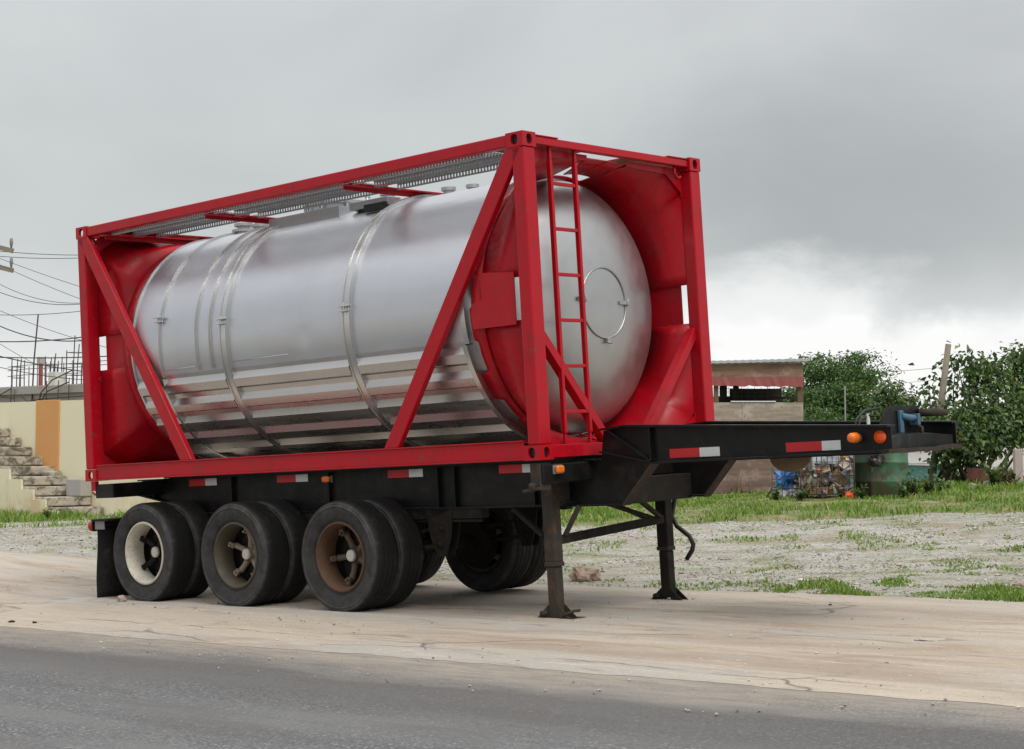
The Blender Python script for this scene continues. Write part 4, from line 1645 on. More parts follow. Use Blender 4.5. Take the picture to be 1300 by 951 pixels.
# mud flaps and tail lamps
for i, (y0, y1) in enumerate(((0.06, 0.60), (W - 0.60, W - 0.06))):
    b = MB()
    nn = 8
    vs, fs = [], []
    for k in range(nn + 1):
        z = -0.41 - k * (0.795 / nn)
        xx = 0.085 - 0.045 * (k / nn) + 0.012 * math.sin(k * 0.8)
        vs += [(xx, y0, z), (xx, y1, z - 0.015)]
    for k in range(nn):
        fs.append((2 * k, 2 * k + 1, 2 * k + 3, 2 * k + 2))
    b.smooth = True
    b.add(vs, fs)
    b.build('mud_flap', 'rubber', trl, solid=-0.012)
    b = MB()
    b.box(0.03, 0.30, y0 - 0.03 if i == 0 else y0, y1 if i == 0 else y1 + 0.03, -0.405, -0.385)
    b.box(0.02, 0.03, y0 - 0.02, y1 + 0.02, -0.50, -0.385)
    br = b.build('lamp_bracket', 'grime', trl)
    b = MB()
    yl = y0 + 0.02 if i == 0 else y1 - 0.02
    b.tube([(0.02, yl, -0.455), (-0.03, yl, -0.455), (-0.045, yl, -0.455)], [0.055, 0.055, 0.035], 18)
    b.build('tail_lamp', 'redlens', br)
    b = MB()
    b.box(0.06, 0.22, y0 - 0.012 if i == 0 else y1, y0 if i == 0 else y1 + 0.012, -0.49, -0.40)
    b.build('bracket_cover', 'grey_metal', br, bevel=0.01)

# ------------------------------------------------------------------ background: cream wall, steps, unfinished building
def frame_box(b, o, ex, ey, ez, x0, x1, y0, y1, z0, z1):
    o = Vector(o)
    f = lambda x, y, z: o + ex * x + ey * y + Vector((0, 0, z))
    b.hexa([f(x0, y0, z0), f(x1, y0, z0), f(x1, y1, z0), f(x0, y1, z0), f(x0, y0, z1), f(x1, y0, z1), f(x1, y1, z1), f(x0, y1, z1)])


def uvroot(name, u, v, z):
    """an Empty turned to the road's direction: local x along the road, local y away from it"""
    p = uv(u, v, z)
    return empty(name, p, RZ)


WV = 18.6
wall = uvroot('garden_wall', -26.0, WV, 0.0)
tag(wall, 'cream painted wall with an orange pillar stripe behind the concrete steps', 'wall')
b = MB()
b.box(-14, 1.6, 0.0, 0.2, -1.8, 2.31)
b.build('wall_panel', 'cream', wall)
b = MB()
b.box(-2.78, -1.99, -0.03, 0.0, -1.0, 2.325)
b.build('pillar', 'ochre', wall, bevel=0.008)
b = MB()
pts = [(0, 0), (0.08, 0.05), (0.16, 0.02), (0.22, 0.12), (0.18, 0.24), (0.24, 0.36), (0.12, 0.42), (0.05, 0.30), (0.07, 0.18), (-0.06, 0.14)]
b.prism([(-0.42 + x, -0.004, 1.72 + z) for x, z in pts], (0, 0.003, 0))
b.build('painted_mark', 'green_mark', wall)

ST_U, ST_V = -26.50, WV - 1.30
zs = T(*uv(ST_U, ST_V).xy)
steps = uvroot('concrete_steps', ST_U, ST_V, zs)
tag(steps, 'weathered concrete steps with cream side wall going up along the cream wall', 'steps')
RISE, RUN = 0.187, 0.405
for k in range(9):
    b = MB()
    # slab: tread and riser, a little uneven
    j = 0.02 * noise.noise(Vector((k * 3.1, 0, 0)))
    x1 = -k * RUN
    b.box(x1 - RUN - 0.05, x1 + 0.03 + j, 0.34 + j, 1.28, k * RISE + (-0.10 if k == 0 else 0.02), (k + 1) * RISE)
    b.build('step', 'tread', steps, bevel=0.02, seg=2)
b = MB()
out = [(0.0, -0.5)]
for k in range(9):
    out += [(-k * RUN, k * RISE), (-k * RUN, (k + 1) * RISE - 0.05), (-(k + 1) * RUN, (k + 1) * RISE - 0.05)]
out += [(-9 * RUN, -0.5)]
o2 = []
for q in out:
    if not o2 or (abs(q[0] - o2[-1][0]) + abs(q[1] - o2[-1][1])) > 1e-4:
        o2.append(q)
b.prism([(x - 0.01, 0.30, z) for x, z in o2], (0, 0.15, 0))
b.build('side_wall', 'cream', steps)
b = MB()
b.box(-1.75, -1.35, 1.00, 1.27, 4 * RISE - 0.03, 4 * RISE + 0.10)
b.build('loose_block', 'tread', steps, bevel=0.03)
o = MB().box(-0.22, 0.22, 0, 0.26, 0, 0.33)
blk = uvroot('concrete_block', -26.95, WV - 0.32, zs + 2 * RISE - 0.04)
bb = o.build('concrete_block', 'conc', None, bevel=0.02)
bpy.data.objects.remove(blk)
bb.location = uv(-27.05, WV - 0.30, zs + 2 * RISE)
bb.rotation_euler = (0, 0, RZ + 0.1)
tag(bb, 'pale concrete block standing on the lower steps against the cream wall', 'block')

# unfinished upper floor behind the wall
bld = uvroot('unfinished_building', -26.0, WV + 2.2, 0.0)
tag(bld, 'unfinished grey concrete building with bare rebar rising behind the cream wall', 'building')
b = MB()
b.box(-16, 3.0, 0.0, 5.0, -2.5, 2.58)
b.build('block_wall', 'conc', bld)
b = MB()
b.box(-16, 3.0, -0.08, 5.1, 2.58, 2.76)
b.build('roof_slab', 'conc', bld, bevel=0.01)
b = MB()
b.box(-16, -6.0, 1.9, 2.02, 2.761, 2.90)
b.build('parapet', 'conc', bld, bevel=0.01)
b = MB()
b.box(-5.86, -5.58, 0.05, 0.33, 2.76, 3.06)
b.build('stub_column', 'whitewash', bld, bevel=0.01)


def bars(name, base, hs, sp=0.2):
    b = MB()
    for k, h in enumerate(hs):
        x = base[0] + (k % 2) * sp
        y = base[1] + (k // 2) * sp
        b.tube([(x, y, base[2]), (x + 0.02 * h * (k % 3 - 1), y, base[2] + h * .5), (x + 0.05 * h * (k % 3 - 1), y + .02, base[2] + h)], 0.012, 6)
    for z in (0.25, 0.5, 0.75, 1.0):
        if z < min(hs):
            q = base[2] + z
            x0, x1, y0, y1 = base[0] - .01, base[0] + sp + .01, base[1] - .01, base[1] + sp + .01
            b.tube([(x0, y0, q), (x1, y0, q), (x1, y1, q), (x0, y1, q), (x0, y0, q)], 0.007, 5)
    return b.build(name, 'rebar', bld)


bars('rebar_cluster', (-5.83, 0.08, 3.05), (0.25, 0.42, 0.2, 0.35), 0.18)
bars('rebar_cluster', (-5.52, 0.3, 2.74), (0.80, 1.12, 0.95, 0.85), 0.26)
bars('rebar_cluster', (-7.7, 0.3, 2.74), (0.72, 0.68, 0.7, 0.66), 0.2)
bars('rebar_cluster', (-6.35, 0.3, 2.74), (0.7, 0.66, 0.7, 0.6), 0.2)
bars('rebar_cluster', (-4.95, 0.3, 2.74), (0.5, 0.62, 0.55, 0.6), 0.2)
b = MB()
for k, x in enumerate(np.arange(-9.6, -3.0, 0.36)):
    h = 0.62 + 0.05 * math.sin(k * 2.1)
    b.tube([(x, 1.5, 2.76), (x, 1.5, 2.76 + h)], 0.014, 6)
for z in (3.13, 3.27, 3.36):
    b.tube([(x, 1.5, z + 0.015 * math.sin(x * 2)) for x in np.arange(-9.8, -2.9, 0.8)], 0.010, 5)
b.build('pipe_railing', 'grey_metal', bld)
b = MB()
b.tube([(-6.36, -0.03, 2.2), (-6.27, -0.05, 3.3), (-6.18, -0.02, 4.36)], 0.017, 6)
b.build('tall_rebar', 'rebar', bld)
for pts in (((-5.95, -0.12, 2.25), (-5.6, -0.3, 2.58), (-5.1, -0.35, 2.85), (-4.4, -0.3, 3.05)), ((-5.95, -0.14, 2.3), (-5.5, -0.2, 2.62), (-4.7, -0.2, 2.80)),
            ((-7.9, -0.14, 2.5), (-7.4, -0.15, 2.60), (-7.0, -0.15, 2.72)), ((-7.7, -0.14, 2.58), (-7.1, -0.15, 2.52), (-6.9, -0.15, 2.50)), ((-6.7, -0.12, 2.58), (-6.4, -0.12, 2.42), (-5.9, -0.12, 2.46), (-4.2, -0.12, 2.50))):
    b = MB()
    b.tube(pts, 0.014, 6)
    b.build('bent_rebar', 'rebar', bld)
for x, h in ((-7.05, 0.45), (-6.9, 0.35), (-5.65, 0.5), (-5.2, 0.5), (-4.8, 0.55)):
    b = MB()
    b.tube([(x, -0.13, 2.20), (x + 0.02, -0.13, 2.35 + h)], 0.011, 6)
    b.build('rebar_stub', 'rebar', bld)
b = MB()
b.box(-6.93, -6.86, 0.5, 0.57, 2.76, 3.30)
pst = b.build('short_post', 'redtin', bld)
b = MB()
b.box(-6.96, -6.83, 0.47, 0.60, 3.30, 3.45)
b.build('post_cap', 'conc', pst)

# utility poles
pole = empty('utility_pole', P(-72, 600, 46))
pole.location.z = T(pole.location.x, pole.location.y)
tag(pole, 'wooden utility pole with two crossarms beyond the cream wall, cut by the left edge', 'utility pole')
pb = pole.location
b = MB()
top = P(-72, 270, 46).z - pb.z
b.tube([(0, 0, -0.3), (0.02, 0, top * .5), (0, 0, top)], [0.15, 0.13, 0.10], 12)
b.build('pole_shaft', 'pole_wood', pole)
for pxy, tip in (((312), (15, 318)), ((337), (15, 343))):
    zc = P(-72, pxy - 14, 46).z - pb.z
    tp = P(tip[0], tip[1], 46) - pb
    b = MB()
    b.bar((-(tp.x) * .9, 0.12, zc + (zc - tp.z) * .9), (tp.x, 0.12, tp.z), 0.10, 0.13)
    arm = b.build('crossarm', 'pole_wood', pole)
    for f in (0.35, 0.72, 0.97):
        x, z = tp.x * f, zc + (tp.z - zc) * f
        b = MB()
        b.tube([(x, 0.12, z + 0.05), (x, 0.12, z + 0.22), (x, 0.12, z + 0.34)], [0.02, 0.05, 0.04], 10)
        b.build('insulator', 'grey_metal', arm)

pole2 = empty('utility_pole', P(1200, 640, 31.9))
pole2.location.z = T(*pole2.location.xy)
tag(pole2, 'bare leaning wooden utility pole rising out of the bushes on the right', 'utility pole')
b = MB()
tp = P(1204, 437, 31.9) - pole2.location
bt = P(1194, 520, 31.9) - pole2.location
low = bt + (bt - tp) * 1.6
b.tube([(low.x, 0, min(low.z, -0.4)), (bt.x, 0, bt.z), (tp.x, 0, tp.z)], [0.07, 0.066, 0.056], 12)
b.build('pole_shaft', 'pole_wood', pole2)

tp, bt = P(1074, 490, 31), P(1074, 600, 31)
o = MB().tube([(0, 0, -0.3), (0, 0, tp.z - T(tp.x, 31))], 0.014, 8).build('thin_mast', 'grey_metal')
o.location = (bt.x, 31, T(bt.x, 31))
tag(o, 'thin bare metal mast standing between the shed and the trees', 'mast')


def cable(p, q, sag, r, label, n=24):
    b = MB()
    p, q = Vector(p), Vector(q)
    pts = []
    for k in range(n + 1):
        f = k / n
        w = p.lerp(q, f)
        w.z -= sag * 4 * f * (1 - f)
        pts.append(w - p)
    b.tube(pts, r * 0.8, 5)
    o = b.build('overhead_cable', 'wire')
    o.location = p
    tag(o, label, 'cable', 'overhead cables on the left' if p.x < 0 else 'overhead cables on the right')
    return o


CL = [((-60, 312, 46), (210, 318, 52), 0.2, 0.012, 'upper of the two level cables leaving the top crossarm'),
      ((-60, 319, 46), (210, 316, 52), 0.25, 0.012, 'lower of the two level cables leaving the top crossarm'),
      ((-40, 312, 45), (210, 395, 38), 0.1, 0.009, 'faint cable sloping down to the frame, uppermost of the slanting ones'),
      ((-40, 316, 45), (210, 415, 38), 0.15, 0.009, 'faint slanting cable just under the uppermost slanting one'),
      ((-40, 336, 46), (190, 362, 44), 0.75, 0.010, 'cable sagging from the lower crossarm towards the red frame'),
      ((-40, 352, 46), (210, 352, 44), 0.75, 0.012, 'deepest sagging cable under the lower crossarm'),
      ((-40, 398, 44), (230, 370, 44), 0.25, 0.011, 'cable rising gently to the right in the pale sky above the rebar mast'),
      ((-40, 376, 44), (230, 462, 36), 0.2, 0.009, 'faint long cable falling to the right above the rebar mast'),
      ((-40, 392, 38), (110, 432, 36), 0.25, 0.016, 'dark cable falling from the left edge across the tall rebar'),
      ((-40, 432, 36), (220, 404, 36), 0.2, 0.016, 'dark cable rising to the right across the tall rebar'),
      ((-40, 452, 34), (220, 446, 34), 0.08, 0.015, 'nearly level dark cable low over the unfinished building'),
      ((-40, 442, 34), (180, 478, 33), 0.10, 0.014, 'dark cable slanting down over the stub column'),
      ((-40, 456, 35), (160, 484, 34), 0.12, 0.010, 'lowest slanting cable over the pipe railing'),
      ((-40, 410, 40), (60, 470, 38), 0.05, 0.008, 'steep faint cable at the left edge')]
for (a, c, s, r_, lab) in CL:
    cable(P(*a), P(*c), s, r_, lab)
cable(P(880, 473, 60), P(1430, 432, 60), 0.5, 0.010, 'upper faint cable in the white sky above the trees')
cable(P(880, 492, 62), P(1430, 445, 62), 0.5, 0.008, 'lower faint cable in front of the big tree')

# ------------------------------------------------------------------ shed
sh_y = 30.3
p0 = P(1021, 624, sh_y)
shed = empty('wooden_shed', (p0.x, p0.y, T(p0.x, p0.y)))
tag(shed, 'weathered plywood shed with a sloping tin roof and an open slot under the eaves', 'shed')
S = 30.3 / FPX                     # metres per photograph pixel at the shed's front
zz = lambda py: P(1021, py, sh_y).z - shed.location.z
WS, DS = 3.3, 2.4
b = MB()
b.box(-WS, 0, 0, 0.03, 0.88, zz(511))
for k in range(1, 3):
    b.box(-WS * k / 3 - .012, -WS * k / 3 + .012, -0.012, -0.001, 0.88, zz(511))
b.build('upper_panel', 'ply_grey', shed, bevel=0.004)
b = MB()
b.box(-WS, 0, 0.0, 0.03, -0.25, 0.877)
b.build('lower_panel', 'ply_brown', shed, bevel=0.004)
b = MB()
b.box(-0.03, 0, 0.032, DS, -0.25, zz(511))
b.box(-WS, -WS + 0.03, 0.032, DS, -0.25, zz(511))
b.box(-WS + .031, -0.031, DS - 0.03, DS, -0.25, zz(509))
b.build('side_panel', 'ply_grey', shed)
b = MB()
zr0, zr1 = zz(462.5), zz(459)
b.prism([(-WS, -0.03, zz(481)), (0, -0.03, zz(479)), (0, -0.03, zz(461)), (-WS, -0.03, zz(466))], (0, 0.03, 0))
b.build('fascia_board', 'fascia', shed)
b = MB()
nn = 40
vs, fs = [], []
for k in range(nn + 1):
    x = -WS + (WS + 0.0) * k / nn
    w = 0.012 * math.sin(k * 2.3) + 0.02 * noise.noise(Vector((k * .4, 0, 0)))
    zt = zz(478 + (1 - k / nn) * 1)
    zb_ = zz(491.5 - (1 - k / nn) * 3) + w
    vs += [(x, -0.045 + 0.008 * math.sin(k * 1.7), zt), (x, -0.06 + 0.01 * math.sin(k * 2.9), zb_)]
for k in range(nn):
    fs.append((2 * k, 2 * k + 2, 2 * k + 3, 2 * k + 1))
b.add(vs, fs)
b.build('tin_strip', 'redtin', shed, solid=-0.004)
# corrugated roof sheet, sloping up to the right and back
b = MB()
nx, vs, fs = 90, [], []
for j in range(2):
    for k in range(nx + 1):
        x = -WS - 0.2 + (WS + 0.31) * k / nx
        f = (x + WS) / WS
        z = zz(463.0 - 5.5 * f) + 0.016 * math.sin(j * 0 + k * 0.0)
        vs.append((x, -0.14 + j * (DS + 0.35), z + j * 0.05 + 0.006 * math.cos(k * 1.9)))
for k in range(nx):
    fs.append((k, k + 1, nx + 2 + k, nx + 1 + k))
b.add(vs, fs)
b.build('roof', 'tin', shed, solid=-0.05)
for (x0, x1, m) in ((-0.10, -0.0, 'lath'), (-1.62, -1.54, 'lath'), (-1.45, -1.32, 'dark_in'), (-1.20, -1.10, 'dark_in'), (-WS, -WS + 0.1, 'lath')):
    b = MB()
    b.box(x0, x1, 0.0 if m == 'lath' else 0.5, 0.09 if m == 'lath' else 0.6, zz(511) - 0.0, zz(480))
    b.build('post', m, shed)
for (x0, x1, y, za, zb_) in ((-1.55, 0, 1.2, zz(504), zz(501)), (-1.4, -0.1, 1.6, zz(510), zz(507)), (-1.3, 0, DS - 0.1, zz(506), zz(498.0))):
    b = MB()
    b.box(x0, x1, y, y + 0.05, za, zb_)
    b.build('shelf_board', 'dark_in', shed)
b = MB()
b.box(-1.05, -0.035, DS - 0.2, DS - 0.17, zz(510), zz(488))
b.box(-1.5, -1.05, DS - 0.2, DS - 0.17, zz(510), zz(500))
b.build('shade_board', 'dark_in', shed)  # near-black boards added to imitate the dark inside the slot
b = MB()
for k in range(12):
    x = -0.12 - k * 0.12
    b.tube([(x, 0.3, zz(507)), (x, 0.3, zz(490))], 0.004, 4)
for z in (zz(503), zz(497)):
    b.tube([(-1.5, 0.3, z), (-0.1, 0.3, z)], 0.004, 4)
b.build('wire_mesh', 'rebar', shed)
b = MB()
b.box(-1.32, -0.5, -0.02, 0.02, zz(510.5), zz(509))
b.build('pale_ledge', 'bag_white', shed)
b = MB()
for k in range(14):
    x = -1.75 + k * 0.085 + 0.03 * math.sin(k * 5)
    b.tube([(x, -0.10, -0.05), (x + 0.03 * math.sin(k * 3), -0.09, 0.22 + 0.12 * math.sin(k * 7))], 0.012, 5)
o = b.build('dry_stalks', 'lath')
o.location = (p0.x - 0.4, p0.y - 0.02, T(p0.x - 0.4, p0.y))
tag(o, 'dry brown stalks along the foot of the plywood shed', 'stalks')

# ------------------------------------------------------------------ green drums
def drum(px, pyb, y, hgt, rad, name_lab, lean=0.0, bent=0.0, mat='drum'):
    p = P(px, pyb, y)
    z = T(p.x, p.y)
    o = MB()
    o.smooth = True
    pr = [(rad * .96, 0.0)]
    pr += [(rad, 0.015), (rad, 0.28), (rad * 1.03, 0.295), (rad * 1.03, 0.31), (rad, 0.325), (rad, 0.58), (rad * 1.03, 0.595), (rad * 1.03, 0.61), (rad, 0.625), (rad, hgt - .02), (rad * 1.025, hgt - .01), (rad * 1.01, hgt), (rad * .97, hgt - .01), (rad * .96, 0.03), (0.001, 0.03)]
    o.lathe(pr, (0, 0, 0), 'z', 48)
    vv = []
    for (x, yy, zv) in o.v:
        a = math.atan2(yy, x)
        k = 1 + bent * noise.noise(Vector((math.cos(a) * 1.3, math.sin(a) * 1.3, zv * 2 + px)))
        vv.append((x * k, yy * k, zv + (0.02 * noise.noise(Vector((a * 1.5, 0, px))) if zv > hgt - .1 else 0)))
    o.v = vv
    ob = o.build('oil_drum', mat, None, autosmooth=40)
    ob.location = (p.x, p.y, z - 0.03)
    ob.rotation_euler = (lean, lean * .5, px)
    tag(ob, name_lab, 'drum')
    return ob


drum(1110, 628, 27.0, 0.95, 0.30, 'dark green oil drum standing behind the brighter drum', 0.01, 0.05, 'drum_dark')
d2 = drum(1130, 632, 26.4, 0.93, 0.285, 'bright green oil drum with rust stains in front of the darker drum', -0.02, 0.09)


def crumple(name, mat, loc, size, seed, n=3, amp=0.45, flat=(1, 1, 1)):
    bm = bmesh.new()
    bmesh.ops.create_icosphere(bm, subdivisions=n, radius=1.0)
    for v in bm.verts:
        d = noise.noise(v.co * 1.6 + Vector((seed, seed * 2, 0))) * amp + noise.noise(v.co * 4.3 + Vector((0, seed, 1))) * amp * .5
        v.co = Vector((v.co.x * size[0], v.co.y * size[1], max(v.co.z, -0.6) * size[2])) * (1 + d)
    me = bpy.data.meshes.new(name)
    bm.to_mesh(me)
    bm.free()
    me.materials.append(M[mat])
    o = bpy.data.objects.new(name, me)
    scene.collection.objects.link(o)
    o.location = loc
    return o


q = P(1112, 582, 26.2)
o = crumple('plastic_bag', 'bag_black', (q.x, q.y, q.z), (0.12, 0.10, 0.16), 3.1, 3, 0.7)
tag(o, 'torn black plastic bag hanging over the rim of the green drum', 'plastic bag')

# ------------------------------------------------------------------ wire cage with rubbish
cy = 26.9
c0, c1 = P(1012, 634, cy), P(1079, 636, cy)
cz = T((c0.x + c1.x) / 2, cy)
cage = empty('wire_cage', ((c0.x + c1.x) / 2, cy, cz))
tag(cage, 'rusty wire rubbish cage filled with waste beside the green drums', 'cage')
hw, hd, hh = (c1.x - c0.x) / 2, 0.36, P(1012, 572, cy).z - cz
b = MB()
for x in (-hw, hw):
    for y in (-hd, hd):
        b.tube([(x, y, -0.05), (x, y, hh)], 0.013, 6)
for z in (0.10, hh * .5, hh - 0.01):
    b.tube([(-hw, -hd, z), (hw, -hd, z), (hw, hd, z), (-hw, hd, z), (-hw, -hd, z)], 0.011, 6)
b.build('cage_frame', 'rebar', cage)
b = MB()
for k in range(1, 10):
    x = -hw + 2 * hw * k / 10
    for y in (-hd, hd):
        b.tube([(x + 0.01 * math.sin(k * 4), y, 0.1), (x + 0.02 * math.sin(k * 3), y - .01, hh * .5), (x, y, hh)], 0.007, 4)
for k in range(1, 7):
    y = -hd + 2 * hd * k / 7
    for x in (-hw, hw):
        b.tube([(x, y, 0.1), (x, y, hh)], 0.0045, 4)
for k in range(1, 8):
    z = 0.1 + (hh - 0.1) * k / 8
    b.tube([(-hw, -hd, z), (0, -hd - .015 * math.sin(k * 5), z + .01 * math.sin(k * 3)), (hw, -hd, z), (hw, hd, z), (-hw, hd, z), (-hw, -hd, z)], 0.0045, 4)
b.build('wire_mesh', 'rebar', cage)
for x in (-hw * .72, hw * .72):
    b = MB()
    b.box(x - 0.05, x + 0.05, -0.05, 0.05, -0.1, 0.098)
    b.build('foot_block', 'dark_in', cage)

# the heap inside
r = np.random.RandomState(5)
b = MB()
for k in range(420):
    x, y = r.uniform(-hw * .93, hw * .93), r.uniform(-hd * .9, hd * .9)
    z = 0.13 + r.rand() * (hh * 0.72)
    s = r.uniform(0.025, 0.085)
    a = [Vector(r.normal(0, 1, 3)).normalized() for _ in range(2)]
    a[1] = (a[1] - a[0] * a[0].dot(a[1])).normalized()
    c = a[0].cross(a[1])
    b.hexa([Vector((x, y, z)) + a[0] * s * i + a[1] * s * r.uniform(.4, 1.1) * j + c * s * r.uniform(.1, .45) * l for (i, j, l) in ((-1, -1, -1), (1, -1, -1), (1, 1, -1), (-1, 1, -1), (-1, -1, 1), (1, -1, 1), (1, 1, 1), (-1, 1, 1))])
o = b.build('rubbish', 'rubbish')
o.location = cage.location
tag(o, 'heap of mixed paper, plastic and scraps filling the wire cage', 'rubbish', kind='stuff')
q = P(1048, 583, cy - 0.30)
o = MB().box(-0.22, 0.22, -0.08, 0.08, -0.07, 0.07).build('foam_box', 'foam', bevel=0.012)
o.location = (q.x, cy - 0.26, q.z)
o.rotation_euler = (0.1, 0.04, 0.1)
tag(o, 'pale bluish foam box lying on top inside the wire cage', 'box')
q = P(1062, 605, cy)
o = MB().box(-0.13, 0.13, -0.05, 0.05, -0.09, 0.09).build('cardboard_box', 'card', bevel=0.006)
o.location = (q.x, cy - 0.26, q.z)
o.rotation_euler = (0.3, 0.5, 0.3)
tag(o, 'crushed brown cardboard box in the middle of the rubbish cage', 'box')
q = P(1040, 622, cy)
o = MB().box(-0.20, 0.20, -0.05, 0.05, -0.05, 0.05).build('cardboard_box', 'card', bevel=0.006)
o.location = (q.x, cy - 0.25, q.z)
o.rotation_euler = (0.1, -0.12, -0.1)
tag(o, 'flattened cardboard box low in the wire cage', 'box')
q = P(1000, 610, 27.2)
o = crumple('plastic_bag', 'bag_blue', (q.x, q.y, q.z), (0.16, 0.13, 0.17), 1.3, 4, 0.95)
tag(o, 'bright blue plastic bag of rubbish at the left side of the cage', 'plastic bag')
q = P(992, 624, 27.15)
o = crumple('plastic_bag', 'bag_white', (q.x, q.y, T(q.x, q.y) + 0.08), (0.12, 0.1, 0.1), 5.7, 3, 0.5)
tag(o, 'small white plastic bag on the ground under the blue bag', 'plastic bag')
q = P(1010, 622, 27.1)
o = crumple('plastic_bag', 'bag_white', (q.x, q.y, T(q.x, q.y) + 0.12), (0.10, 0.1, 0.12), 8.2, 3, 0.5)
tag(o, 'white plastic bag between the blue bag and the wire cage', 'plastic bag')
q = P(1078, 634, 26.5)
o = crumple('plastic_bag', 'orange', (q.x, q.y, T(q.x, q.y) + 0.05), (0.07, 0.05, 0.07), 2.2, 3, 0.6)
tag(o, 'orange scrap of plastic on the grass between cage and drum', 'plastic scrap')
cg2 = MB()
for x in (-0.24, -0.08, 0.08, 0.24):
    cg2.tube([(x, 0, -0.05), (x, 0, 0.55)], 0.006, 5)
for z in (0.05, 0.2, 0.35, 0.5):
    cg2.tube([(-0.24, 0, z), (0.24, 0, z)], 0.006, 5)
o = cg2.build('welded_mesh', 'rebar')
q = P(1000, 628, 26.9)
o.location = (q.x, 26.95, T(q.x, 26.95))
tag(o, 'loose panel of welded wire leaning in front of the blue bag', 'wire panel')
lean = MB().tube([(0, 0, 0), (0.42, 0.05, 0.62)], 0.014, 6).build('bent_rod', 'rebar')
q = P(975, 628, 27.2)
lean.location = (q.x - 0.08, 27.2, T(q.x, 27.2) - 0.02)
tag(lean, 'thin rod leaning towards the wire cage from the shed side', 'rod')

# ------------------------------------------------------------------ trees and bushes


def limb(b, p, q, r0, r1, rnd, bend=0.12):
    p, q = Vector(p), Vector(q)
    n = 5
    off = Vector((rnd.uniform(-1, 1), rnd.uniform(-1, 1), rnd.uniform(-.3, .6))) * (q - p).length * bend
    pts = [p.lerp(q, k / n) + off * math.sin(math.pi * k / n) for k in range(n + 1)]
    b.tube(pts, [r0 + (r1 - r0) * k / n for k in range(n + 1)], 7)


def tree(name, base, blobs, nleaf, leaf, mat, label, cat, seed, stems=1, tr=0.12, shape='round', group=None, aspect=0.5, droop=0.4, clump=26, trunk_top=None, flat=0.33, spread=(1.6, 3.2)):
    """blobs: (x, y, z, rx, ry, rz) in metres from the base; leaves in clumps on twig ends"""
    rnd = random.Random(seed)
    root = empty(name, base)
    tag(root, label, cat, group)
    b = MB()
    ends = []
    for s in range(stems):
        p = Vector((rnd.uniform(-.1, .1) * stems, rnd.uniform(-.1, .1) * stems, -0.2))
        for (x, y, z, rx, ry, rz) in blobs:
            if rnd.random() < (1.0 if stems == 1 else 0.55):
                q = Vector((x + rnd.uniform(-.3, .3) * rx, y + rnd.uniform(-.3, .3) * ry, z - rz * .25))
                if stems == 1:
                    k = Vector((0, 0, (trunk_top or 0.5 * z) * rnd.uniform(.7, 1.0)))
                    limb(b, p, k, tr, tr * .7, rnd, .03)
                    limb(b, k, q, tr * .55, tr * .18, rnd)
                else:
                    limb(b, p, q, tr * .5, tr * .16, rnd)
                ends.append((q, (x, y, z, rx, ry, rz)))
    V, F = [], []
    vol = sum(q[3] * q[4] * q[5] for q in blobs)
    for bl in blobs:
        x, y, z, rx, ry, rz = bl
        nb = max(1, int(nleaf * rx * ry * rz / vol / clump))
        for c in range(nb):
            # clump centre: mostly in the outer shell, shell is bumpy
            d = Vector((rnd.gauss(0, 1), rnd.gauss(0, 1), rnd.gauss(0, 1))).normalized()
            bump = 0.78 + 0.42 * noise.noise(d * 1.9 + Vector((seed, x, z)))
            rr = bump * rnd.random() ** 0.36
            cc = Vector((x + d.x * rx * rr, y + d.y * ry * rr, z + d.z * rz * rr))
            if rr > 0.55 * bump and rnd.random() < 0.35:
                q = Vector((x, y, z - rz * .2)).lerp(cc, .25)
                limb(b, q, cc, tr * .09 + .004, .003, rnd, .05)
            cs = leaf * rnd.uniform(*spread)
            cd = (d + Vector((0, 0, 0.5))).normalized()
            for k in range(rnd.randint(int(clump * .6), int(clump * 1.4))):
                o_ = Vector((rnd.gauss(0, .5), rnd.gauss(0, .5), rnd.gauss(0, flat))) * cs
                lp = cc + o_
                ax = (o_.normalized() * .6 + Vector((rnd.uniform(-1, 1), rnd.uniform(-1, 1), rnd.uniform(-1, .6) - droop))).normalized()
                up = (cd + Vector((rnd.uniform(-.8, .8), rnd.uniform(-.8, .8), rnd.uniform(-.2, .9)))).normalized()
                sd_ = ax.cross(up)
                if sd_.length < 1e-3:
                    continue
                sd_.normalize()
                nn_ = sd_.cross(ax)
                ln = leaf * rnd.uniform(.6, 1.25)
                w = ln * aspect * .5
                i = len(V)
                m = lp + ax * ln * .45
                V += [lp, m + sd_ * w + nn_ * w * .35, lp + ax * ln - nn_ * ln * .12, m - sd_ * w + nn_ * w * .35]
                F += [(i, i + 1, i + 2, i + 3)]
    me = bpy.data.meshes.new('crown')
    me.from_pydata([tuple(v) for v in V], [], F)
    me.materials.append(M[mat])
    o = bpy.data.objects.new('crown', me)
    scene.collection.objects.link(o)
    o.parent = root
    b.build('trunk', 'bark', root)
    return root


def ground_pt(px, y):
    p = P(px, 600, y)
    return Vector((p.x, y, T(p.x, y)))


def blob(px, py, y, rpx, rpy, base, rdepth=None):
    """a leafy mass seen at a pixel, at distance y, with half-sizes in photograph pixels"""
    p = P(px, py, y) - base
    k = y / FPX
    return (p.x, p.y, p.z, rpx * k, (rdepth or rpx * k), rpy * k)


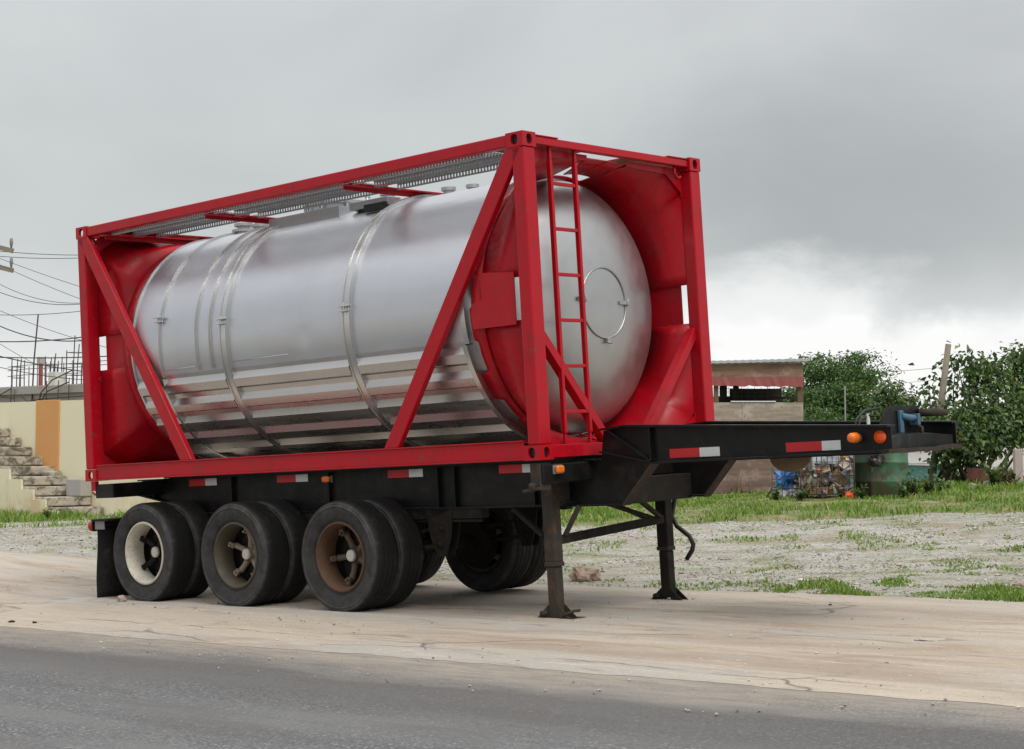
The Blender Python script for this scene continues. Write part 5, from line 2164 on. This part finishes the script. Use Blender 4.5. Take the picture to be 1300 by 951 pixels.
G1 = 'trees beyond the shed'
B = ground_pt(1066, 54)
tree('broad_tree', B, [blob(1040, 470, 54, 40, 24, B), blob(1085, 478, 55, 45, 34, B), blob(1062, 505, 53, 55, 30, B), blob(1045, 535, 52, 45, 28, B), blob(1105, 525, 53, 50, 32, B), blob(1075, 560, 52, 60, 30, B), blob(1020, 505, 55, 40, 26, B)],
     25000, 0.14, 'leaf_dark', 'big dark green rounded tree directly behind the plywood shed', 'tree', 21, 1, 0.22, aspect=0.45, group=G1, clump=64, flat=0.15, spread=(2.4, 4.6), droop=0.1, trunk_top=1.6)
B = ground_pt(1140, 50)
tree('slender_tree', B, [blob(1128, 495, 50, 20, 16, B), blob(1142, 512, 50, 26, 18, B), blob(1120, 525, 50, 25, 20, B), blob(1146, 545, 50, 36, 26, B)],
     4200, 0.15, 'leaf_mid', 'small loose tree between the big round tree and the leaning pole', 'tree', 33, 1, 0.09, group=G1, clump=20, trunk_top=1.6)
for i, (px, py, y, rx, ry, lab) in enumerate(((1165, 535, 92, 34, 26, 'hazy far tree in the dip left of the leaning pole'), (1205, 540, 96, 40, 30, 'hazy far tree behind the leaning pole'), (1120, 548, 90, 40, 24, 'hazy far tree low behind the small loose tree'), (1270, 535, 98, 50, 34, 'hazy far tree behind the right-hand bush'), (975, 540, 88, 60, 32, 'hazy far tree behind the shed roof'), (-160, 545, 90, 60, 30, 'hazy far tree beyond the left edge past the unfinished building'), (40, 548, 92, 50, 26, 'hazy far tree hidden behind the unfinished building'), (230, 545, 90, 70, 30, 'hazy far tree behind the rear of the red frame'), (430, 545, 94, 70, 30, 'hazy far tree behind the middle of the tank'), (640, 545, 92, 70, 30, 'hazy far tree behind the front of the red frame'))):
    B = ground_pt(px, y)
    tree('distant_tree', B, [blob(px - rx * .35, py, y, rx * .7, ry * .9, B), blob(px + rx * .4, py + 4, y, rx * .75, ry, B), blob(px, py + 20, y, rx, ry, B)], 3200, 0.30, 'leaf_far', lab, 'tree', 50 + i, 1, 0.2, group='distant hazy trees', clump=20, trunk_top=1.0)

B = ground_pt(1236, 31.5)
tree('leafy_bush', B, [blob(1207, 545, 31.5, 26, 26, B), blob(1242, 526, 31.7, 34, 30, B), blob(1268, 545, 31.5, 36, 30, B), blob(1228, 556, 31.2, 40, 26, B), blob(1204, 562, 31.4, 22, 28, B), blob(1294, 530, 31.8, 34, 34, B), blob(1214, 588, 31.4, 24, 20, B), blob(1264, 495, 31.8, 22, 20, B)],
     6200, 0.11, 'leaf_mid', 'large broad-leaved bush with many dark stems right of the trailer nose', 'bush', 61, 8, 0.07, aspect=0.62, clump=9, spread=(2.0, 4.6))
B = ground_pt(1232, 32.2)
tree('open_sapling', B, [blob(1182, 490, 32.6, 14, 14, B), blob(1218, 462, 32.4, 16, 16, B), blob(1240, 466, 32.4, 22, 22, B), blob(1262, 476, 32.2, 22, 26, B), blob(1188, 515, 32.5, 18, 14, B), blob(1230, 492, 32.4, 22, 18, B)],
     900, 0.14, 'leaf_mid', 'thin open sapling with single leaves against the white sky above the bush', 'tree', 71, 4, 0.05, aspect=0.6, clump=5)
B = ground_pt(1310, 34)
tree('tall_tree', B, [blob(1292, 470, 34, 28, 36, B), blob(1322, 465, 34, 38, 42, B), blob(1300, 505, 34, 36, 34, B), blob(1335, 510, 34, 40, 40, B), blob(1286, 444, 34, 10, 8, B), blob(1315, 545, 34, 40, 30, B)],
     7000, 0.12, 'leaf_light', 'paler green tree cut off by the right edge of the picture', 'tree', 81, 1, 0.10, aspect=0.5, clump=18, trunk_top=1.4)

# plants on the bank
def plant(px, y, hgt, n, leaf, label, seed, mat='leaf_light'):
    rnd = random.Random(seed)
    B = ground_pt(px, y)
    b = MB()
    V, F = [], []
    for k in range(n):
        a, t_ = rnd.uniform(0, 6.28), rnd.uniform(.1, .7)
        d = Vector((math.cos(a) * t_, math.sin(a) * t_, 1)).normalized()
        ln = hgt * rnd.uniform(.5, 1.1)
        b.tube([(0, 0, -.05), d * ln * .5, d * ln + Vector((0, 0, -.03))], [.005, .004, .002], 4)
        for j in range(9):
            f = rnd.uniform(.25, 1)
            lp = d * ln * f
            ax = Vector((rnd.uniform(-1, 1), rnd.uniform(-1, 1), rnd.uniform(-.3, .7))).normalized()
            sd_ = ax.cross(Vector((0, 0, 1))).normalized()
            l_ = leaf * rnd.uniform(.6, 1.2)
            i = len(V)
            m = lp + ax * l_ * .5
            V += [lp, m + sd_ * l_ * .28, lp + ax * l_, m - sd_ * l_ * .28]
            F.append((i, i + 1, i + 2, i + 3))
    root = empty('weed_plant', B)
    tag(root, label, 'plant', 'weeds on the grass bank')
    me = bpy.data.meshes.new('leaves')
    me.from_pydata([tuple(v) for v in V], [], F)
    me.materials.append(M[mat])
    o = bpy.data.objects.new('leaves', me)
    scene.collection.objects.link(o)
    o.parent = root
    b.build('stem', 'bark', root)


plant(1160, 26.2, 0.42, 22, 0.09, 'tallest leafy weed right of the bright green drum', 3)
plant(1178, 26.6, 0.38, 20, 0.085, 'bushy weed clump second from the drum towards the bush', 4)
plant(1197, 26.8, 0.30, 18, 0.08, 'low weed clump midway between the drum and the bush stems', 5)
plant(1145, 25.6, 0.26, 16, 0.08, 'low weed at the foot of the bright green drum', 6)
plant(1094, 25.8, 0.24, 16, 0.08, 'weed between the cage and the darker drum', 7)
plant(1015, 26.3, 0.22, 14, 0.08, 'broad weed in front of the wire cage corner', 8)
plant(985, 26.6, 0.24, 14, 0.085, 'weed by the shed side of the wire cage', 9)
plant(1262, 27.8, 0.55, 16, 0.13, 'bright yellowish seedling before the rusty drums', 10)
plant(1283, 27.9, 0.50, 12, 0.13, 'dark leafy seedling at the right edge before the rusty drums', 11, 'leaf_mid')
plant(60, 29.8, 0.22, 12, 0.07, 'small weed at the foot of the steps', 12)

# ------------------------------------------------------------------ low houses beyond the bush
hy = 47
p = P(1185, 612, hy)
hs = empty('teal_house', (p.x, hy, T(p.x, hy)))
tag(hs, 'low teal house with a white tin roof seen under the trailer nose', 'house')
zt = lambda py: P(1185, py, hy).z - hs.location.z
k = hy / FPX
b = MB()
b.box(-1.9, 0.35, 0.02, 4, -0.6, zt(592))
b.build('wall', 'teal', hs)
b = MB()
b.box(0.352, 0.62, 0.0, 0.25, -0.6, zt(590))
b.build('corner_pier', 'conc', hs)
b = MB()
b.prism([(-2.1, -0.4, zt(590)), (0.9, -0.4, zt(589.5)), (0.9, -0.4, zt(588)), (-2.1, -0.4, zt(588.5))], (0, 0.04, 0))
b.hexa([(-2.1, -0.4, zt(588.5)), (0.95, -0.4, zt(588)), (0.85, 2.2, zt(575)), (-2.1, 2.2, zt(575.5)), (-2.1, -0.4, zt(588)), (0.95, -0.4, zt(587.4)), (0.85, 2.2, zt(574)), (-2.1, 2.2, zt(574.5))])
b.build('roof', 'tin_old', hs)
hy2 = 52
p = P(1240, 612, hy2)
h2 = empty('grey_house', (p.x, hy2, T(p.x, hy2)))
tag(h2, 'long low house with weathered grey roofs behind the bush', 'house')
zt = lambda py: P(1240, py, hy2).z - h2.location.z
b = MB()
b.box(-4, 6, 0.0, 5, -0.6, zt(606))
b.build('wall', 'conc', h2)
b = MB()
b.hexa([(-4.5, -0.5, zt(600)), (6.5, -0.5, zt(598)), (6.5, 3, zt(566)), (-4.5, 3, zt(570)), (-4.5, -0.5, zt(598.5)), (6.5, -0.5, zt(596.5)), (6.5, 3, zt(564.5)), (-4.5, 3, zt(568.5))])
b.build('roof', 'conc', h2)

# posts, drums and scrap under the bush
q = ground_pt(1294, 28.6)
o = MB().box(-0.07, 0.07, 0, 0.12, -0.2, P(1294, 570, 28.6).z - q.z).build('concrete_post', 'pinkish', bevel=0.01)
o.location = q
tag(o, 'faded pinkish post at the right edge of the picture', 'post')
for i, (px, y, rad, hgt, mat, lab) in enumerate(((1277, 29.4, 0.17, 0.36, 'terracotta', 'rusty red cut-down drum next to the pinkish post'), (1251, 29.8, 0.13, 0.36, 'orange_rust', 'orange rusty tin behind the bent grey pipe'), (1238, 30.2, 0.14, 0.38, 'terracotta', 'dark red tin half hidden by the bush stems'))):
    q = ground_pt(px, y)
    b = MB()
    b.smooth = True
    b.lathe([(rad * .97, 0), (rad, .01), (rad, hgt * .45), (rad * 1.03, hgt * .48), (rad, hgt * .52), (rad, hgt), (rad * .95, hgt), (rad * .95, 0.05), (0.001, 0.05)], (0, 0, 0), 'z', 28)
    o = b.build('rusty_drum', mat, None, autosmooth=35)
    o.location = q - Vector((0, 0, .02))
    tag(o, lab, 'drum')
q = ground_pt(1258, 28.8)
o = MB().tube([(-0.16, 0, 0.0), (-0.10, 0, 0.14), (0.02, 0, 0.16), (0.10, 0, 0.08), (0.16, 0, 0.0)], 0.03, 10).build('bent_pipe', 'grey_metal')
o.location = q
tag(o, 'bent grey pipe lying on the grass before the orange tin', 'pipe')
q = ground_pt(1236, 28.9)
o = MB().box(-0.08, 0.08, -0.06, 0.06, -0.02, 0.12).build('scrap_block', 'conc', bevel=0.015)
o.location = q
o.rotation_euler = (0.1, 0.2, 0.5)
tag(o, 'small grey scrap block beside the bush stems', 'block')


# ------------------------------------------------------------------ stones
def stone(px, py, size, mat, label, seed, name='stone', y=None, dz=0.0, grp=None):
    """a stone on the ground where that pixel's ray meets the ground"""
    d = (P(px, py, 10) - Vector((0, 0, CAM_Z))) / 10
    t_ = 5.0
    while t_ < 60:
        p = d * t_ + Vector((0, 0, CAM_Z))
        if p.z < T(p.x, p.y) + 0.012:
            break
        t_ += 0.01
    o = crumple(name, mat, (p.x, p.y, p.z + size[2] * .45 + dz), size, seed, 3, 0.42)
    tag(o, label, 'stone', grp)
    return o


stone(743, 736, (0.15, 0.12, 0.10), 'rock', 'reddish jagged rock at the edge of the gravel between the landing legs', 4.4, 'rock')
stone(155, 764, (0.045, 0.04, 0.045), 'rock', 'small pinkish stone wedged against the rear tyre', 2.5)
stone(276, 767, (0.02, 0.02, 0.018), 'rock', 'tiny stone in front of the middle tyre', 6.1)
stone(1004, 746, (0.045, 0.04, 0.03), 'rock_pale', 'pale flat stone on the concrete edge below the gravel', 9.1)
stone(1293, 748, (0.07, 0.05, 0.045), 'rock', 'brown stone in the verge at the right edge', 12.2)
stone(1035, 739, (0.04, 0.04, 0.025), 'rock', 'brown stone in the grass tuft near the concrete edge', 14.8)
stone(1182, 813, (0.10, 0.05, 0.012), 'rock_pale', 'flat pale flake lying in the dark streak on the concrete', 17.0)
stone(571, 758, (0.014, 0.014, 0.012), 'rock_pale', 'small white pebble under the trailer before the far wheel', 19.0)
stone(1054, 769, (0.013, 0.013, 0.011), 'bag_black', 'small black pebble on the concrete right of the landing legs', 23.0)
stone(15, 790, (0.03, 0.02, 0.012), 'dark_in', 'small dark chip near the left edge of the concrete', 25.0)
stone(44, 791, (0.022, 0.016, 0.011), 'dark_in', 'smaller dark chip lying right of the other dark chip', 27.0)
